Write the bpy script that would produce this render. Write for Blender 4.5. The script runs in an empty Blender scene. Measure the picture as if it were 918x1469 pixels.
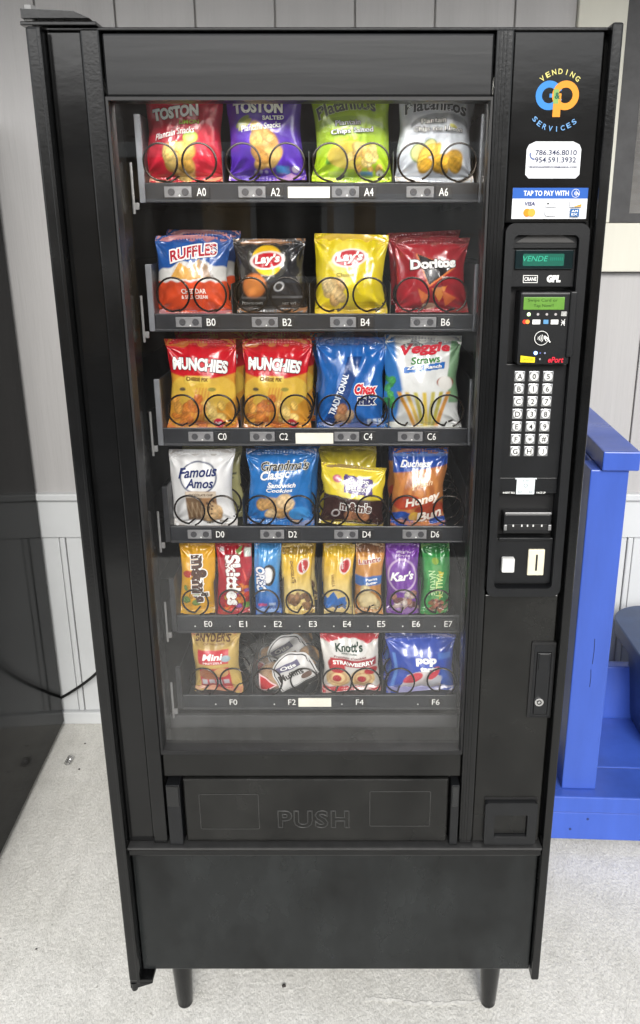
import bpy, bmesh, math, random
import numpy as np
from mathutils import Vector, Matrix
random.seed(7)
sc = bpy.context.scene
C = sc.collection
# ------------------------------------------------------------------ camera
PW, PH, FPX, PX0, PY0 = 918.0, 1469.0, 1200.0, 509.0, 734.5   # photo pixels, focal length in pixels
TILT = math.radians(18.34); CD = 1.273; CH = 1.566            # camera 1.273 m before the door, 1.566 m up
cam = bpy.data.cameras.new('camera'); camo = bpy.data.objects.new('camera', cam); C.objects.link(camo)
camo.location = (0, -CD, CH); camo.rotation_euler = (math.radians(90) - TILT, 0, 0)
cam.sensor_fit = 'VERTICAL'; cam.sensor_height = 24; cam.lens = FPX / PH * 24
cam.shift_x = -(PX0 - PW / 2) / PH; cam.clip_start = .05; cam.clip_end = 400
sc.camera = camo
# ------------------------------------------------------------------ sky, sun, exposure
SUN_EL, SUN_AZ = math.radians(30), math.radians(9)      # from the open side, behind and slightly right of the camera
w = bpy.data.worlds.new('World'); sc.world = w; w.use_nodes = True
nt = w.node_tree; nt.nodes.clear()
sky = nt.nodes.new('ShaderNodeTexSky'); sky.sky_type = 'NISHITA'; sky.sun_disc = False
sky.sun_elevation = SUN_EL; sky.sun_rotation = math.pi + SUN_AZ
sky.air_density = 1.0; sky.dust_density = 1.2; sky.ozone_density = 1.0
hs = nt.nodes.new('ShaderNodeHueSaturation'); hs.inputs['Saturation'].default_value = .16
bg = nt.nodes.new('ShaderNodeBackground'); bg.inputs['Strength'].default_value = .12
wo = nt.nodes.new('ShaderNodeOutputWorld')
nt.links.new(sky.outputs[0], hs.inputs['Color']); nt.links.new(hs.outputs[0], bg.inputs[0]); nt.links.new(bg.outputs[0], wo.inputs[0])
sl = bpy.data.lights.new('sun', 'SUN'); sl.energy = 1.4; sl.angle = math.radians(24); sl.color = (1, .97, .92)
so = bpy.data.objects.new('sun', sl); C.objects.link(so)
sdir = Vector((math.sin(SUN_AZ) * math.cos(SUN_EL), -math.cos(SUN_AZ) * math.cos(SUN_EL), math.sin(SUN_EL)))
so.rotation_euler = sdir.to_track_quat('Z', 'Y').to_euler(); so.location = (-2, -6, 6)
vs = sc.view_settings; vs.view_transform = 'Standard'; vs.look = 'None'; vs.gamma = 1; vs.use_curve_mapping = False
vs.exposure = 1.22
sc.render.engine = 'CYCLES'
sc.cycles.max_bounces = 10; sc.cycles.transparent_max_bounces = 16

# ------------------------------------------------------------------ pixel helpers (a pixel gives a direction, the plane gives the distance)
def ray(x, y):
    a = (x - PX0) / FPX; b = -(y - PY0) / FPX
    return (a, math.cos(TILT) + b * math.sin(TILT), -math.sin(TILT) + b * math.cos(TILT))
def F(x, y, Y=0.0):                      # point on the upright plane at depth Y
    r = ray(x, y); s = (CD + Y) / r[1]; return Vector((r[0] * s, Y, CH + r[2] * s))
def G(x, y, Z=0.0):                      # point on the level plane at height Z
    r = ray(x, y); s = (Z - CH) / r[2]; return Vector((r[0] * s, r[1] * s - CD, Z))
def FX(x, y, Y=0.0): return F(x, y, Y).x
def FZ(y, Y=0.0): return F(500, y, Y).z

# ------------------------------------------------------------------ materials
def lin(c):
    out = []
    for v in c[:3]:
        v = v / 255.0; out.append(v / 12.92 if v <= .04045 else ((v + .055) / 1.055) ** 2.4)
    return out
MATS = {}
def mat(name, col, rough=.5, metal=0., spec=.5, var=0., vscale=8., bump=0., bscale=60., stretch=(1, 1, 1), coat=0., rvar=0., emit=0., col2=None):
    """principled material with noise driven colour / roughness variation and bump; col is linear rgb"""
    if name in MATS: return MATS[name]
    m = bpy.data.materials.new(name); m.use_nodes = True; MATS[name] = m
    n = m.node_tree.nodes; L = m.node_tree.links; p = n['Principled BSDF']
    p.inputs['Base Color'].default_value = (*col, 1); p.inputs['Roughness'].default_value = rough
    p.inputs['Metallic'].default_value = metal; p.inputs['Specular IOR Level'].default_value = spec
    if coat: p.inputs['Coat Weight'].default_value = coat; p.inputs['Coat Roughness'].default_value = .08
    if emit:
        p.inputs['Emission Color'].default_value = (*col, 1); p.inputs['Emission Strength'].default_value = emit
    if var or bump or rvar or col2:
        tc = n.new('ShaderNodeTexCoord'); mp = n.new('ShaderNodeMapping'); mp.inputs['Scale'].default_value = stretch
        L.new(tc.outputs['Object'], mp.inputs[0])
    if var or col2:
        nz = n.new('ShaderNodeTexNoise'); nz.inputs['Scale'].default_value = vscale; nz.inputs['Detail'].default_value = 6; nz.inputs['Roughness'].default_value = .62
        L.new(mp.outputs[0], nz.inputs['Vector'])
        cr = n.new('ShaderNodeValToRGB'); cr.color_ramp.elements[0].position = .32; cr.color_ramp.elements[1].position = .68
        c2 = col2 if col2 else [min(1, v * (1 + var)) for v in col]; c1 = [v * (1 - var) for v in col]
        cr.color_ramp.elements[0].color = (*c1, 1); cr.color_ramp.elements[1].color = (*c2, 1)
        L.new(nz.outputs[0], cr.inputs[0]); L.new(cr.outputs[0], p.inputs['Base Color'])
    if rvar:
        n2 = n.new('ShaderNodeTexNoise'); n2.inputs['Scale'].default_value = vscale * .7; n2.inputs['Detail'].default_value = 5
        L.new(mp.outputs[0], n2.inputs['Vector'])
        mr = n.new('ShaderNodeMapRange'); mr.inputs[1].default_value = .3; mr.inputs[2].default_value = .7
        mr.inputs[3].default_value = max(.02, rough - rvar); mr.inputs[4].default_value = rough + rvar
        L.new(n2.outputs[0], mr.inputs[0]); L.new(mr.outputs[0], p.inputs['Roughness'])
    if bump:
        n3 = n.new('ShaderNodeTexNoise'); n3.inputs['Scale'].default_value = bscale; n3.inputs['Detail'].default_value = 4
        L.new(mp.outputs[0], n3.inputs['Vector'])
        b = n.new('ShaderNodeBump'); b.inputs['Strength'].default_value = bump; b.inputs['Distance'].default_value = .003
        L.new(n3.outputs[0], b.inputs['Height']); L.new(b.outputs[0], p.inputs['Normal'])
    return m
def flat(c, rough=.6, name=None, spec=.15):                     # plain print colour from an sRGB triple
    return mat(name or 'print_%d_%d_%d' % tuple(c[:3]), lin(c), rough, spec=spec)

M_BLACK = mat('black_textured_paint', (.0045, .0046, .0047), .15, spec=.42, var=.3, vscale=14, bump=.03, bscale=60, stretch=(.45, 1, 1), rvar=.05)
M_BLACKS = mat('black_satin_paint', (.005, .0052, .0054), .2, spec=.42, var=.3, vscale=9, bump=.05, bscale=220, rvar=.08)
M_HEAD = mat('black_brushed_panel', (.007, .0074, .008), .24, spec=.42, var=.25, vscale=5, bump=.05, bscale=50, stretch=(.06, 1, 1), rvar=.06)
M_KICK = mat('dusty_black_steel', (.006, .0069, .0072), .25, spec=.36, var=.4, col2=(.017, .0192, .0197), vscale=6, bump=.04, bscale=160, stretch=(1, 1, .6), rvar=.09)
M_LOWER = mat('worn_black_plastic', (.005, .005, .0048), .22, spec=.36, var=.4, col2=(.013, .013, .012), vscale=7, bump=.06, bscale=180, rvar=.1)
M_PLAST = mat('charcoal_moulded_plastic', (.008, .0085, .0095), .36, spec=.36, var=.15, vscale=20, bump=.06, bscale=400)
M_RIB = mat('pale_embossing', (.030, .030, .029), .34, var=.3, vscale=30)  # raised lines and letters, a paler grey than the delivery door
M_DARK = mat('black_recess', (.004, .004, .0045), .5, var=.1, vscale=20)
M_GLOSS = mat('gloss_black_panel', (.012, .0125, .013), .12, var=.3, vscale=4, bump=.02, bscale=8, rvar=.04)
M_INNER = mat('black_inner_lining', (.006, .006, .0065), .16, var=.3, vscale=6, rvar=.05)
M_TRAY = mat('charcoal_tray_steel', (.018, .019, .022), .42, metal=.0, var=.25, vscale=12, rvar=.08)
M_PLATE = mat('grey_tray_side', (.20, .21, .23), .45, metal=.3, var=.2, vscale=10)
M_RAIL = mat('charcoal_price_rail', (.014, .0155, .019), .35, var=.25, vscale=25)
M_WIRE = mat('dark_coil_wire', (.030, .024, .020), .2, metal=.6, var=.2, vscale=40)
M_STEEL = mat('bright_steel', (.62, .62, .62), .25, metal=1., var=.15, vscale=30)
M_CHROME = mat('brushed_key_steel', (.50, .51, .52), .3, metal=.9, var=.2, vscale=60)
M_WHITE = mat('white_plastic', (.62, .62, .60), .5, spec=.2, var=.06, vscale=30)
M_CREAM = mat('cream_plastic', (.66, .62, .47), .4, var=.08, vscale=30)
M_TAG = mat('cream_paper_tag', (.78, .76, .66), .7, var=.06, vscale=20)
M_BLUE = mat('blue_house_paint', (.043, .097, .43), .32, spec=.45, var=.14, vscale=7, bump=.12, bscale=45, stretch=(1, 1, .2), rvar=.08)
M_NAVY = mat('navy_bin_plastic', (.034, .060, .135), .42, var=.15, vscale=9, bump=.08, bscale=260)
M_CAST = mat('black_caster_rubber', (.012, .012, .012), .5, var=.2, vscale=30)
M_CABLE = mat('black_cable_rubber', (.010, .010, .010), .45, var=.2, vscale=30)
M_SIDING = mat('greige_siding_paint', (.395, .388, .387), .65, spec=.3, var=.07, vscale=6, bump=.55, bscale=55, stretch=(1.6, 1, .09))
M_WAINS = mat('white_panel_paint', (.54, .555, .565), .5, spec=.3, var=.05, vscale=3, bump=.05, bscale=40)
M_CASING = mat('cream_trim_paint', (.58, .57, .50), .55, spec=.3, var=.06, vscale=8, bump=.25, bscale=50, stretch=(1, 1, .15))
M_WFRAME = mat('dark_bronze_frame', (.034, .034, .036), .5, var=.3, vscale=22, bump=.08, bscale=120)
M_SLAT = mat('pale_blind_slat', (.24, .25, .245), .5, var=.08, vscale=20)
M_ROOM = mat('dim_room', (.02, .022, .022), .8, var=.2, vscale=3)
M_STUCCO = mat('tan_stucco', (.50, .33, .15), .85, var=.15, vscale=3, bump=.3, bscale=60)
M_ROOF = mat('brown_shingle_roof', (.09, .065, .05), .85, var=.3, vscale=7)
M_ASPH = mat('asphalt', (.05, .05, .052), .85, var=.3, vscale=30, bump=.4, bscale=120)
M_CEIL = mat('porch_ceiling_paint', (.45, .43, .40), .7, var=.05, vscale=4)

def concrete():
    m = bpy.data.materials.new('broom_finished_concrete'); m.use_nodes = True
    n = m.node_tree.nodes; L = m.node_tree.links; p = n['Principled BSDF']; p.inputs['Roughness'].default_value = .85
    tc = n.new('ShaderNodeTexCoord')
    def noise(s, d, r=.6, st=(1, 1, 1)):
        mp = n.new('ShaderNodeMapping'); mp.inputs['Scale'].default_value = st; L.new(tc.outputs['Object'], mp.inputs[0])
        z = n.new('ShaderNodeTexNoise'); z.inputs['Scale'].default_value = s; z.inputs['Detail'].default_value = d; z.inputs['Roughness'].default_value = r
        L.new(mp.outputs[0], z.inputs['Vector']); return z
    def ramp(z, a, b, c1, c2):
        r = n.new('ShaderNodeValToRGB'); r.color_ramp.elements[0].position = a; r.color_ramp.elements[1].position = b
        r.color_ramp.elements[0].color = (*c1, 1); r.color_ramp.elements[1].color = (*c2, 1); L.new(z.outputs[0], r.inputs[0]); return r
    def mix(a, b, f, mode='MULTIPLY'):
        x = n.new('ShaderNodeMix'); x.data_type = 'RGBA'; x.blend_type = mode; x.inputs[0].default_value = f
        L.new(a, x.inputs[6]); L.new(b, x.inputs[7]); return x.outputs[2]
    big = ramp(noise(3.2, 7, .7), .32, .66, (.68, .67, .63), (.79, .78, .75))
    fine = ramp(noise(240, 4, .75, (1, .5, 1)), .30, .60, (.74, .73, .71), (1.06, 1.06, 1.06))
    mid = ramp(noise(34, 4, .65, (1, .35, 1)), .32, .66, (.84, .84, .83), (1.04, 1.04, 1.03))
    pits = ramp(noise(75, 2, .5), .22, .30, (.42, .40, .38), (1, 1, 1))
    c = mix(big.outputs[0], fine.outputs[0], .75); c = mix(c, mid.outputs[0], .8); c = mix(c, pits.outputs[0], .6)
    L.new(c, p.inputs['Base Color'])
    b = n.new('ShaderNodeBump'); b.inputs['Strength'].default_value = .8; b.inputs['Distance'].default_value = .005
    L.new(noise(140, 4, .7, (1, .5, 1)).outputs[0], b.inputs['Height']); L.new(b.outputs[0], p.inputs['Normal'])
    return m
M_CONC = concrete()

def glass_mat(name, dirt=.03, tint=(1, 1, 1), ior=1.5):
    m = bpy.data.materials.new(name); m.use_nodes = True
    n = m.node_tree.nodes; L = m.node_tree.links; n.remove(n['Principled BSDF']); out = n['Material Output']
    tr = n.new('ShaderNodeBsdfTransparent'); tr.inputs[0].default_value = (*tint, 1)
    gl = n.new('ShaderNodeBsdfGlossy'); gl.inputs['Roughness'].default_value = .015
    fr = n.new('ShaderNodeFresnel'); fr.inputs[0].default_value = ior
    mx = n.new('ShaderNodeMixShader'); L.new(fr.outputs[0], mx.inputs[0]); L.new(tr.outputs[0], mx.inputs[1]); L.new(gl.outputs[0], mx.inputs[2])
    df = n.new('ShaderNodeBsdfDiffuse'); df.inputs[0].default_value = (.75, .75, .73, 1)
    tc = n.new('ShaderNodeTexCoord'); mp = n.new('ShaderNodeMapping'); mp.inputs['Scale'].default_value = (1.6, 1, .7); mp.inputs['Rotation'].default_value = (0, .5, 0)
    nz = n.new('ShaderNodeTexNoise'); nz.inputs['Scale'].default_value = 7; nz.inputs['Detail'].default_value = 7; nz.inputs['Roughness'].default_value = .65
    L.new(tc.outputs['Object'], mp.inputs[0]); L.new(mp.outputs[0], nz.inputs['Vector'])
    mr = n.new('ShaderNodeMapRange'); mr.inputs[1].default_value = .4; mr.inputs[2].default_value = .75; mr.inputs[3].default_value = dirt * .25; mr.inputs[4].default_value = dirt
    mp2 = n.new('ShaderNodeMapping'); mp2.inputs['Scale'].default_value = (26, 1, 1.6); mp2.inputs['Rotation'].default_value = (0, -.62, 0); L.new(tc.outputs['Object'], mp2.inputs[0])
    ns = n.new('ShaderNodeTexNoise'); ns.inputs['Scale'].default_value = 1.6; ns.inputs['Detail'].default_value = 5; L.new(mp2.outputs[0], ns.inputs['Vector'])
    ml = n.new('ShaderNodeMath'); ml.operation = 'MULTIPLY'; L.new(nz.outputs[0], ml.inputs[0]); L.new(ns.outputs[0], ml.inputs[1]); ma = n.new('ShaderNodeMath'); ma.operation = 'MULTIPLY'; ma.inputs[1].default_value = 1.9; L.new(ml.outputs[0], ma.inputs[0])
    sp = n.new('ShaderNodeSeparateXYZ'); L.new(tc.outputs['Object'], sp.inputs[0]); zr_ = n.new('ShaderNodeMapRange'); zr_.inputs[1].default_value = .70; zr_.inputs[2].default_value = 1.05; zr_.inputs[3].default_value = 2.2; zr_.inputs[4].default_value = 1.; L.new(sp.outputs[2], zr_.inputs[0])
    L.new(ma.outputs[0], mr.inputs[0]); mz = n.new('ShaderNodeMath'); mz.operation = 'MULTIPLY'; L.new(mr.outputs[0], mz.inputs[0]); L.new(zr_.outputs[0], mz.inputs[1]); mr = mz
    m2 = n.new('ShaderNodeMixShader'); L.new(mr.outputs[0], m2.inputs[0]); L.new(mx.outputs[0], m2.inputs[1]); L.new(df.outputs[0], m2.inputs[2])
    L.new(m2.outputs[0], out.inputs[0]); return m
M_GLASS = glass_mat('smudged_window_glass', .006)
M_PANE = glass_mat('house_window_glass', .02)
M_FILM = glass_mat('clear_wrapper_film', .10, ior=1.6)

def film(name, rough=.3, coat=.35, bump=.18):                    # printed snack film, colour from the printed mesh colours
    m = bpy.data.materials.new(name); m.use_nodes = True
    n = m.node_tree.nodes; L = m.node_tree.links; p = n['Principled BSDF']
    a = n.new('ShaderNodeVertexColor'); a.layer_name = 'print'; L.new(a.outputs[0], p.inputs['Base Color'])
    p.inputs['Roughness'].default_value = rough; p.inputs['Coat Weight'].default_value = coat; p.inputs['Coat Roughness'].default_value = .12
    tc = n.new('ShaderNodeTexCoord'); z = n.new('ShaderNodeTexNoise'); z.inputs['Scale'].default_value = 75; z.inputs['Detail'].default_value = 3
    L.new(tc.outputs['Object'], z.inputs['Vector'])
    b = n.new('ShaderNodeBump'); b.inputs['Strength'].default_value = bump; b.inputs['Distance'].default_value = .004
    L.new(z.outputs[0], b.inputs['Height']); L.new(b.outputs[0], p.inputs['Normal']); return m
M_FOIL = film('glossy_snack_film', .24, .8, .45)
M_SATIN = film('satin_snack_film', .42, .15, .15)

# ------------------------------------------------------------------ object helpers
def tag(o, label=None, cat=None, group=None, kind=None):
    if label: o['label'] = label
    if cat: o['category'] = cat
    if group: o['group'] = group
    if kind: o['kind'] = kind
    return o
def thing(name, label, cat, loc=(0, 0, 0), group=None):
    o = bpy.data.objects.new(name, None); o.empty_display_size = .1; C.objects.link(o); o.location = loc
    return tag(o, label, cat, group)
def par(o, p):
    if p is not None:
        o.parent = p
        o.matrix_parent_inverse = Matrix.Translation(-Vector(p.location)) if p.parent is None and p.type == 'EMPTY' and not p.get('local') else Matrix()
    return o
def link(name, me, parent=None, mats=()):
    o = bpy.data.objects.new(name, me)
    for m in mats: me.materials.append(m)
    C.objects.link(o); return par(o, parent)
def smooth(me, ang=35):
    me.shade_smooth() if hasattr(me, 'shade_smooth') else None
    try: me.set_sharp_from_angle(angle=math.radians(ang))
    except Exception: pass
class MB:
    """collects shapes into one bmesh"""
    def __init__(s): s.bm = bmesh.new(); s.mi = 0
    def _mark(s, n0):
        s.bm.faces.ensure_lookup_table()
        for f in s.bm.faces[n0:]: f.material_index = s.mi
    def box(s, x0, x1, y0, y1, z0, z1, bev=0, seg=2, rot=None, piv=None):
        n0 = len(s.bm.faces)
        r = bmesh.ops.create_cube(s.bm, size=1)
        vs_ = r['verts']
        for v in vs_:
            v.co = Vector((x0 + (v.co.x + .5) * (x1 - x0), y0 + (v.co.y + .5) * (y1 - y0), z0 + (v.co.z + .5) * (z1 - z0)))
        if bev:
            es = list({e for v in vs_ for e in v.link_edges})
            rb = bmesh.ops.bevel(s.bm, geom=es, offset=bev, segments=seg, profile=.5, affect='EDGES')
            vs_ = list({v for f in s.bm.faces for v in f.verts if f.index == -1} | set(rb['verts'])) if False else None
        s._mark(n0)
        if rot is not None:
            vv = {v for f in s.bm.faces[n0:] for v in f.verts}
            pv = Vector(piv) if piv else Vector(((x0 + x1) / 2, (y0 + y1) / 2, (z0 + z1) / 2))
            for v in vv: v.co = rot @ (v.co - pv) + pv
        return s
    def prism(s, pts, y0, y1, bev=0):
        """outline in x,z extruded from y0 (front) to y1"""
        n0 = len(s.bm.faces)
        a = [s.bm.verts.new((x, y0, z)) for x, z in pts]; b = [s.bm.verts.new((x, y1, z)) for x, z in pts]
        s.bm.faces.new(a); s.bm.faces.new(list(reversed(b)))
        for i in range(len(pts)):
            j = (i + 1) % len(pts); s.bm.faces.new((a[j], a[i], b[i], b[j]))
        s.bm.faces.ensure_lookup_table(); s._mark(n0); return s
    def frame(s, outer, inner, y0, y1):
        """ring between two outlines with the same count, front y0, back y1"""
        n0 = len(s.bm.faces); N = len(outer)
        V = lambda P, y: [s.bm.verts.new((x, y, z)) for x, z in P]
        a, b, c, d = V(outer, y0), V(inner, y0), V(outer, y1), V(inner, y1)
        for i in range(N):
            j = (i + 1) % N
            s.bm.faces.new((a[i], a[j], b[j], b[i])); s.bm.faces.new((c[j], c[i], d[i], d[j]))
            s.bm.faces.new((a[j], a[i], c[i], c[j])); s.bm.faces.new((b[i], b[j], d[j], d[i]))
        s.bm.faces.ensure_lookup_table(); s._mark(n0); return s
    def cone(s, p0, p1, r0, r1, n=20, cap=True):
        n0 = len(s.bm.faces); p0 = Vector(p0); p1 = Vector(p1); q = (p1 - p0).to_track_quat('Z', 'Y').to_matrix()
        A = [s.bm.verts.new(p0 + q @ Vector((math.cos(6.28319 * i / n) * r0, math.sin(6.28319 * i / n) * r0, 0))) for i in range(n)]
        B = [s.bm.verts.new(p1 + q @ Vector((math.cos(6.28319 * i / n) * r1, math.sin(6.28319 * i / n) * r1, 0))) for i in range(n)]
        for i in range(n): s.bm.faces.new((A[i], A[(i + 1) % n], B[(i + 1) % n], B[i]))
        if cap: s.bm.faces.new(list(reversed(A))); s.bm.faces.new(B)
        s.bm.faces.ensure_lookup_table(); s._mark(n0); return s
    def tube(s, pts, r, n=8):
        n0 = len(s.bm.faces); rings = []; pts = [Vector(p) for p in pts]; up = None
        for i, p in enumerate(pts):
            t = (pts[min(i + 1, len(pts) - 1)] - pts[max(i - 1, 0)]).normalized()
            if up is None: up = t.orthogonal().normalized()
            up = (up - t * up.dot(t)).normalized(); sd = t.cross(up)
            rings.append([s.bm.verts.new(p + (up * math.cos(6.28319 * k / n) + sd * math.sin(6.28319 * k / n)) * r) for k in range(n)])
        for a, b in zip(rings, rings[1:]):
            for k in range(n): s.bm.faces.new((a[k], a[(k + 1) % n], b[(k + 1) % n], b[k]))
        s.bm.faces.new(list(reversed(rings[0]))); s.bm.faces.new(rings[-1])
        s.bm.faces.ensure_lookup_table(); s._mark(n0); return s
    def lathe(s, prof, c, n=28):
        n0 = len(s.bm.faces); rings = [[s.bm.verts.new((c[0] + r * math.cos(6.28319 * k / n), c[1] + r * math.sin(6.28319 * k / n), c[2] + z)) for k in range(n)] for r, z in prof]
        for a, b in zip(rings, rings[1:]):
            for k in range(n): s.bm.faces.new((a[k], a[(k + 1) % n], b[(k + 1) % n], b[k]))
        s.bm.faces.new(list(reversed(rings[0]))); s.bm.faces.new(rings[-1])
        s.bm.faces.ensure_lookup_table(); s._mark(n0); return s
    def mesh(s, name, sm=20):
        me = bpy.data.meshes.new(name); bmesh.ops.recalc_face_normals(s.bm, faces=s.bm.faces[:]); s.bm.to_mesh(me); s.bm.free()
        if sm: smooth(me, sm)
        return me
    def build(s, name, m, parent=None, sm=20):
        me = s.mesh(name, sm)
        return link(name, me, parent, m if isinstance(m, (list, tuple)) else [m])
def bx(name, m, parent, x0, x1, y0, y1, z0, z1, bev=.0015, **k):
    return MB().box(x0, x1, y0, y1, z0, z1, bev, **k).build(name, m, parent, 0)
def rrect(x0, x1, z0, z1, r, n=6):
    P = []
    for cx, cz, a0 in ((x1 - r, z1 - r, 0), (x0 + r, z1 - r, 90), (x0 + r, z0 + r, 180), (x1 - r, z0 + r, 270)):
        for i in range(n + 1):
            a = math.radians(a0 + 90 * i / n); P.append((cx + r * math.cos(a), cz + r * math.sin(a)))
    return P

# ------------------------------------------------------------------ lettering
_tc = {}
def text_xy(s, bold=0., shear=0.):
    """triangulated letters: verts (n,2) with their box at 0..w, 0..h, and faces"""
    key = (s, bold, shear)
    if key in _tc: return _tc[key]
    cu = bpy.data.curves.new('lettering', 'FONT'); cu.body = s; cu.size = 1; cu.offset = bold; cu.shear = shear; cu.resolution_u = 3; cu.fill_mode = 'FRONT'
    ob = bpy.data.objects.new('lettering_tmp', cu)
    me = bpy.data.meshes.new_from_object(ob)
    v = np.array([tuple(x.co)[:2] for x in me.vertices]) if len(me.vertices) else np.zeros((0, 2)); f = [tuple(p.vertices) for p in me.polygons]
    bpy.data.objects.remove(ob); bpy.data.curves.remove(cu); bpy.data.meshes.remove(me)
    base = v.min(0) if bold == 0 else text_xy(s, 0., shear)[2]
    _tc[key] = (v - base, f, base, v.max(0) - v.min(0)); return _tc[key]
def layout(s, w, h=None, bold=0., shear=0., rot=0., arc=0., edge=0.):
    """letters centred on 0,0, fitted to width w (and height h), optionally bent and turned; edge thickens the outline"""
    v0, _, _, wh = text_xy(s, bold, shear)
    v, f, _, _ = text_xy(s, bold + edge, shear)
    k = w / wh[0]; kz = h / wh[1] if h else k
    c = (v0.min(0) + v0.max(0)) / 2
    p = (v - c) * np.array([k, kz])
    if arc: p[:, 1] += arc * (1 - (2 * p[:, 0] / w) ** 2)
    if rot:
        a = math.radians(rot); p = p @ np.array([[math.cos(a), math.sin(a)], [-math.sin(a), math.cos(a)]])
    return p, f
class Flat:
    """flat print on an upright face: polygons and letters with several colours in one mesh"""
    def __init__(s, y): s.v = []; s.f = []; s.m = []; s.mats = []; s.y = y; s.k = 0
    def _mi(s, m):
        if m not in s.mats: s.mats.append(m)
        return s.mats.index(m)
    def add(s, pts, faces, m, up=None):
        if up is None: s.k += 1; up = s.k * .00012
        b = len(s.v); s.v += [(p[0], s.y - up, p[1]) for p in pts]; s.f += [tuple(b + i for i in q) for q in faces]; s.m += [s._mi(m)] * len(faces); return s
    def text(s, t, x, z, w, m, h=None, **k):
        p, f = layout(t, w, h, **k); return s.add(p + np.array([x, z]), f, m)
    def poly(s, pts, m): return s.add(pts, [tuple(range(len(pts)))], m)
    def rect(s, x0, x1, z0, z1, m, r=0): return s.poly(rrect(x0, x1, z0, z1, r) if r else [(x0, z0), (x1, z0), (x1, z1), (x0, z1)], m)
    def disc(s, x, z, rx, m, rz=None, n=24): return s.poly([(x + rx * math.cos(6.28319 * i / n), z + (rz or rx) * math.sin(6.28319 * i / n)) for i in range(n)], m)
    def ring(s, x, z, r0, r1, m, a0=0, a1=360, n=28):
        A = [math.radians(a0 + (a1 - a0) * i / n) for i in range(n + 1)]
        P = [(x + r1 * math.cos(a), z + r1 * math.sin(a)) for a in A] + [(x + r0 * math.cos(a), z + r0 * math.sin(a)) for a in A]
        return s.add(P, [(i, i + 1, n + 2 + i, n + 1 + i) for i in range(n)], m)
    def line(s, a, b, wd, m):
        dx, dz = b[0] - a[0], b[1] - a[1]; L = math.hypot(dx, dz); nx, nz = -dz / L * wd / 2, dx / L * wd / 2
        return s.poly([(a[0] + nx, a[1] + nz), (a[0] - nx, a[1] - nz), (b[0] - nx, b[1] - nz), (b[0] + nx, b[1] + nz)], m)
    def build(s, name, parent):
        me = bpy.data.meshes.new(name); me.from_pydata(s.v, [], s.f); me.update()
        o = link(name, me, parent, s.mats); me.polygons.foreach_set('material_index', s.m); return o

W_ = flat((236, 236, 232)); K_ = flat((24, 24, 28)); 

# ================================================================== SETTING
WY = 1.19                                                       # the house wall stands 1.19 m behind the door
def sheet(name, m, x0, x1, y0, y1, z, kind='structure'):
    me = bpy.data.meshes.new(name); me.from_pydata([(x0, y0, z), (x1, y0, z), (x1, y1, z), (x0, y1, z)], [], [(0, 1, 2, 3)]); me.update()
    return tag(link(name, me, None, [m]), kind=kind)
sheet('ground', M_ASPH, -90, 90, -120, 60, -.12)
pv = MB().box(-4.5, 4.5, -2.7, WY + .1, -.119, 0, .006).build('pavement', M_CONC, None, 0); tag(pv, kind='structure')
# pale scrape on the slab beside the right front leg
def scrape(pts, wd, seed):
    rnd = random.Random(seed); mb = MB(); P = []
    for (xa, ya), (xb, yb) in zip(pts, pts[1:]):
        for i in range(10): t = i / 10; P.append(G(xa + (xb - xa) * t + rnd.uniform(-1, 1), ya + (yb - ya) * t + rnd.uniform(-.8, .8)))
    A = [mb.bm.verts.new((p.x, p.y + rnd.uniform(.2, 1) * wd, .0012)) for p in P]; B = [mb.bm.verts.new((p.x, p.y - rnd.uniform(.2, 1) * wd, .0012)) for p in P]
    for i in range(len(P) - 1): mb.bm.faces.new((A[i], A[i + 1], B[i + 1], B[i]))
    return mb.build('scrape_mark', mat('pale_scrape', (.72, .71, .67), .9, var=.25, vscale=90), pv)
scrape([(580, 1440), (640, 1441), (700, 1436)], .007, 1); scrape([(514, 1420), (516, 1444)], .007, 2); scrape([(524, 1433), (580, 1437)], .007, 3)

# porch ceiling that shades the wall and the platform
cl = MB().box(-4.5, 4.5, -.30, WY + .1, 2.72, 2.80, .004).build('porch_ceiling', M_CEIL, None, 0); tag(cl, kind='structure')

# ---- house wall: vertical planks above, ledge, panelled base, window
wall = thing('house_wall', 'pale house wall with grooved vertical siding above a ledge and white panelled base', 'wall', (0, WY, 0))
g0, gp = -.8289 - 8 * .2073, .2073
WX0, WX1, WZ0, WZ1 = .576, 1.75, 1.466, 2.50                    # window opening with its casing
MB().box(-3, 3, WY + .012, WY + .09, 0, 2.72).build('backing_sheet', mat('groove_shadow_paint', (.34, .33, .32), .8, var=.1), wall)
for i in range(24):
    a, b = g0 + i * gp + .0022, g0 + (i + 1) * gp - .0022
    if b < -2.6 or a > 2.6: continue
    parts = [(a, b, .80, 2.718)]
    if b > WX0 and a < WX1:
        parts = [(a, b, .80, WZ0 - .001)] + ([(a, WX0 - .001, WZ0, 2.718)] if a < WX0 - .01 else []) + ([(WX1 + .001, b, WZ0, 2.718)] if b > WX1 + .01 else [])
        parts.append((max(a, WX0), min(b, WX1), WZ1, 2.718))
    for (xa, xb, za, zb) in parts: bx('plank', M_SIDING, wall, xa, xb, WY, WY + .0118, za, zb, .0025)
ZL = FZ(709, WY - .02)
bx('ledge', M_WAINS, wall, -2.6, 2.6, WY - .022, WY + .0115, ZL - .022, ZL, .004)
bx('rail_board', M_WAINS, wall, -2.6, 2.6, WY - .008, WY + .0115, FZ(770, WY), ZL - .0225, .002)
zb0, zb1 = FZ(1022, WY - .012), FZ(770, WY) - .002
bx('baseboard', M_WAINS, wall, -2.6, 2.6, WY - .014, WY + .0115, .001, zb0, .004)
bxs = [-.918 + .4457 * k for k in range(-4, 8)]
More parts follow.
